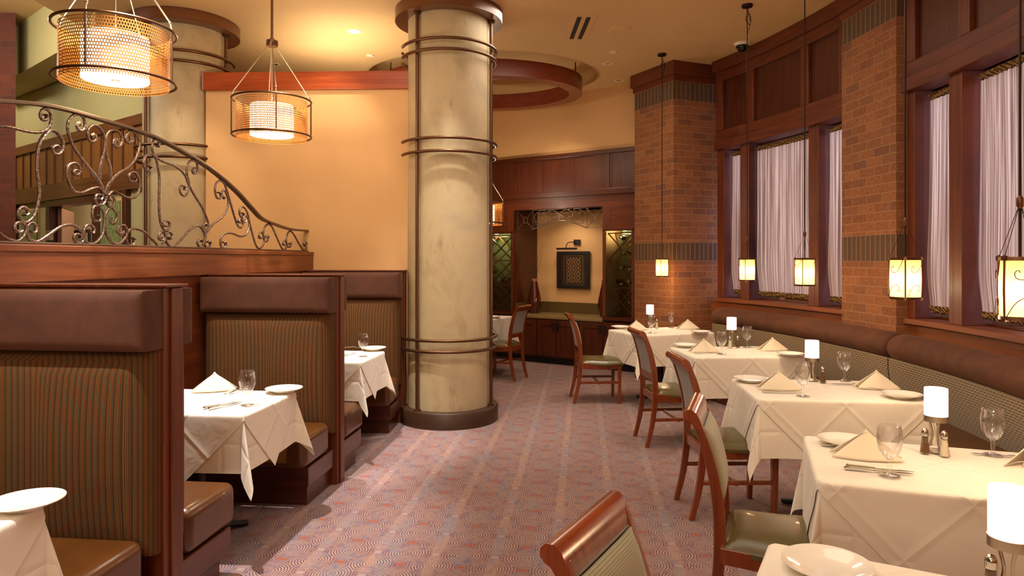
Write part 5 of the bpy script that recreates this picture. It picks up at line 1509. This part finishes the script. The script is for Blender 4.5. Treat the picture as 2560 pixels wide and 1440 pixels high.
# ================================================================== CEILING FITTINGS
def cp(px, py): 
    d = (CEIL - EYE) * FPX / (HOR - py); return ((px - 1280) / FPX * d, d)
def downlight(px, py, label, on=True, r=0.055, world=None, z=CEIL):
    x, y = world or cp(px, py)
    t = thing('downlight', label, 'ceiling light', (x, y, z), 0, 'recessed ceiling downlights')
    q = B(); q.lathe([(r, 0.0), (r + 0.018, -0.004), (r + 0.020, 0.0)], 32); q.lathe([(r, 0), (r * 0.9, -0.002), (r, -0.004), (r + 0.018, -0.004)], 32); q.build('trim_ring', M['white'], t, smooth=True)
    q = B(); q.lathe([(0, -0.0015), (r, -0.0015)], 32); q.build('lens', M['bulb'] if on else M['steel'], t)
    return t
downlight(886, 78, 'lit recessed downlight in the ceiling left of the round column')
downlight(688, 161, 'small dark recessed downlight above the cherry beam behind the middle drum pendant', False, 0.04)
downlight(1519, 159, 'small unlit recessed downlight nearer of two by the corner pillar', False, 0.045)
downlight(1547, 201, 'small unlit recessed downlight farther of two by the corner pillar', False, 0.045)
for px, py, lab in ((925, 138, 'flat white ceiling disc above the cherry beam'), (1533, 130, 'flat white ceiling disc right of the oval ring')):
    x, y = cp(px, py)
    t = thing('sprinkler_cover', lab, 'ceiling disc', (x, y, CEIL), 0)
    q = B(); q.lathe([(0, -0.012), (0.042, -0.012), (0.046, -0.008), (0.046, 0), (0, 0)], 28); q.build('disc', M['white'], t, smooth=True)
x, y = cp(1552, 75)
t = thing('ceiling_speaker', 'round cream speaker grille flush in the ceiling', 'speaker', (x, y, CEIL))
q = B(); q.lathe([(0, -0.004), (0.095, -0.004), (0.10, -0.010), (0.112, -0.008), (0.115, 0)], 40); q.build('grille', M['ceil'], t, smooth=True)
x, y = cp(1449, 70)
t = thing('air_vent', 'linear air vent with two dark slots in the ceiling', 'vent', (x, y, CEIL), R_(2))
q = B(); q.box2((-0.125, -0.36, -0.005), (0.125, 0.36, 0.0)); q.build('plate', M['ceil'], t, bevel=0.002)
for s in (-1, 1):
    q = B(); q.box2((s * 0.045 - 0.022, -0.33, -0.008), (s * 0.045 + 0.022, 0.33, -0.004)); q.build('slot', M['black'], t)
x, y = cp(1856, 108)
t = thing('dome_camera', 'dark dome security camera on a white ring under the ceiling', 'camera', (x, y, CEIL))
q = B(); q.lathe([(0, -0.03), (0.075, -0.03), (0.085, -0.02), (0.09, 0), (0, 0)], 32); q.build('mount_ring', M['white'], t, smooth=True)
q = B(); q.lathe([(0.062, -0.03)] + [(0.062 * math.cos(a), -0.035 - 0.062 * math.sin(a)) for a in [PI / 2 * i / 8 for i in range(9)]], 28); q.build('dome', M['black_gloss'], t, smooth=True)
q = B(); q.lathe([(0.062, -0.045), (0.067, -0.045), (0.067, -0.028), (0.062, -0.028)], 28); q.build('collar', M['black'], t, smooth=True)

# spot beams of the downlights: booth tables, column, aisle
for x, y, tx, ty, pw, cc, dg in (
    (-1.75, 3.4, -1.70, 3.72, 760, (1, 0.95, 0.92), 44), (-1.5, 5.1, -1.52, 5.5, 620, (1, 0.95, 0.92), 40), (-1.75, 1.7, -1.75, 1.9, 600, (1, 0.95, 0.92), 44),
    (1.2, 7.1, 1.5, 7.4, 90, WARM2, 50), (1.5, 5.5, 1.8, 5.8, 70, WARM2, 50), (1.6, 3.8, 1.7, 4.0, 40, WARM2, 50), (1.3, 2.4, 1.5, 2.6, 30, WARM2, 50),
    (-0.52, 5.68, -0.58, 5.95, 150, NEUT, 46), (-0.2, 3.9, -0.6, 6.3, 160, NEUT, 40), (0.6, 6.4, 0.9, 6.6, 70, WARM2, 60), (-1.7, 6.0, -1.9, 6.7, 60, WARM2, 70), (-3.0, 5.6, -3.3, 6.7, 90, WARM2, 60)):
    spot('downlight_beam', (x, y, 3.90), (tx, ty, 0.76), pw, cc, dg, 0.6, 0.04)

for s, nm in ((0.24, 'right'), (2.45, 'left')):
    point('cabinet_fill_' + nm, tuple(F(s, -0.2, 1.90)), 6, WARM2, 0.03)  # unseen fill lights added to brighten the cabinet interiors
spot('niche_spot', tuple(F(1.2, -0.1, 2.2)), tuple(F(1.2, -0.6, 1.2)), 14, WARM2, 120, 0.8, 0.05)
area('back_room_fill', tuple(HM @ Vector((2.6, -0.7, 3.1))), tuple(HM @ Vector((2.8, -1.2, 0))), 1.5, 0.7, 60, NEUT)  # unseen fill added to brighten the view through the doorway
spot('downlight_beam', (0.3, 8.9, 3.88), tuple(F(1.2, 0, 1.2)), 90, WARM2, 80, 0.8, 0.06)
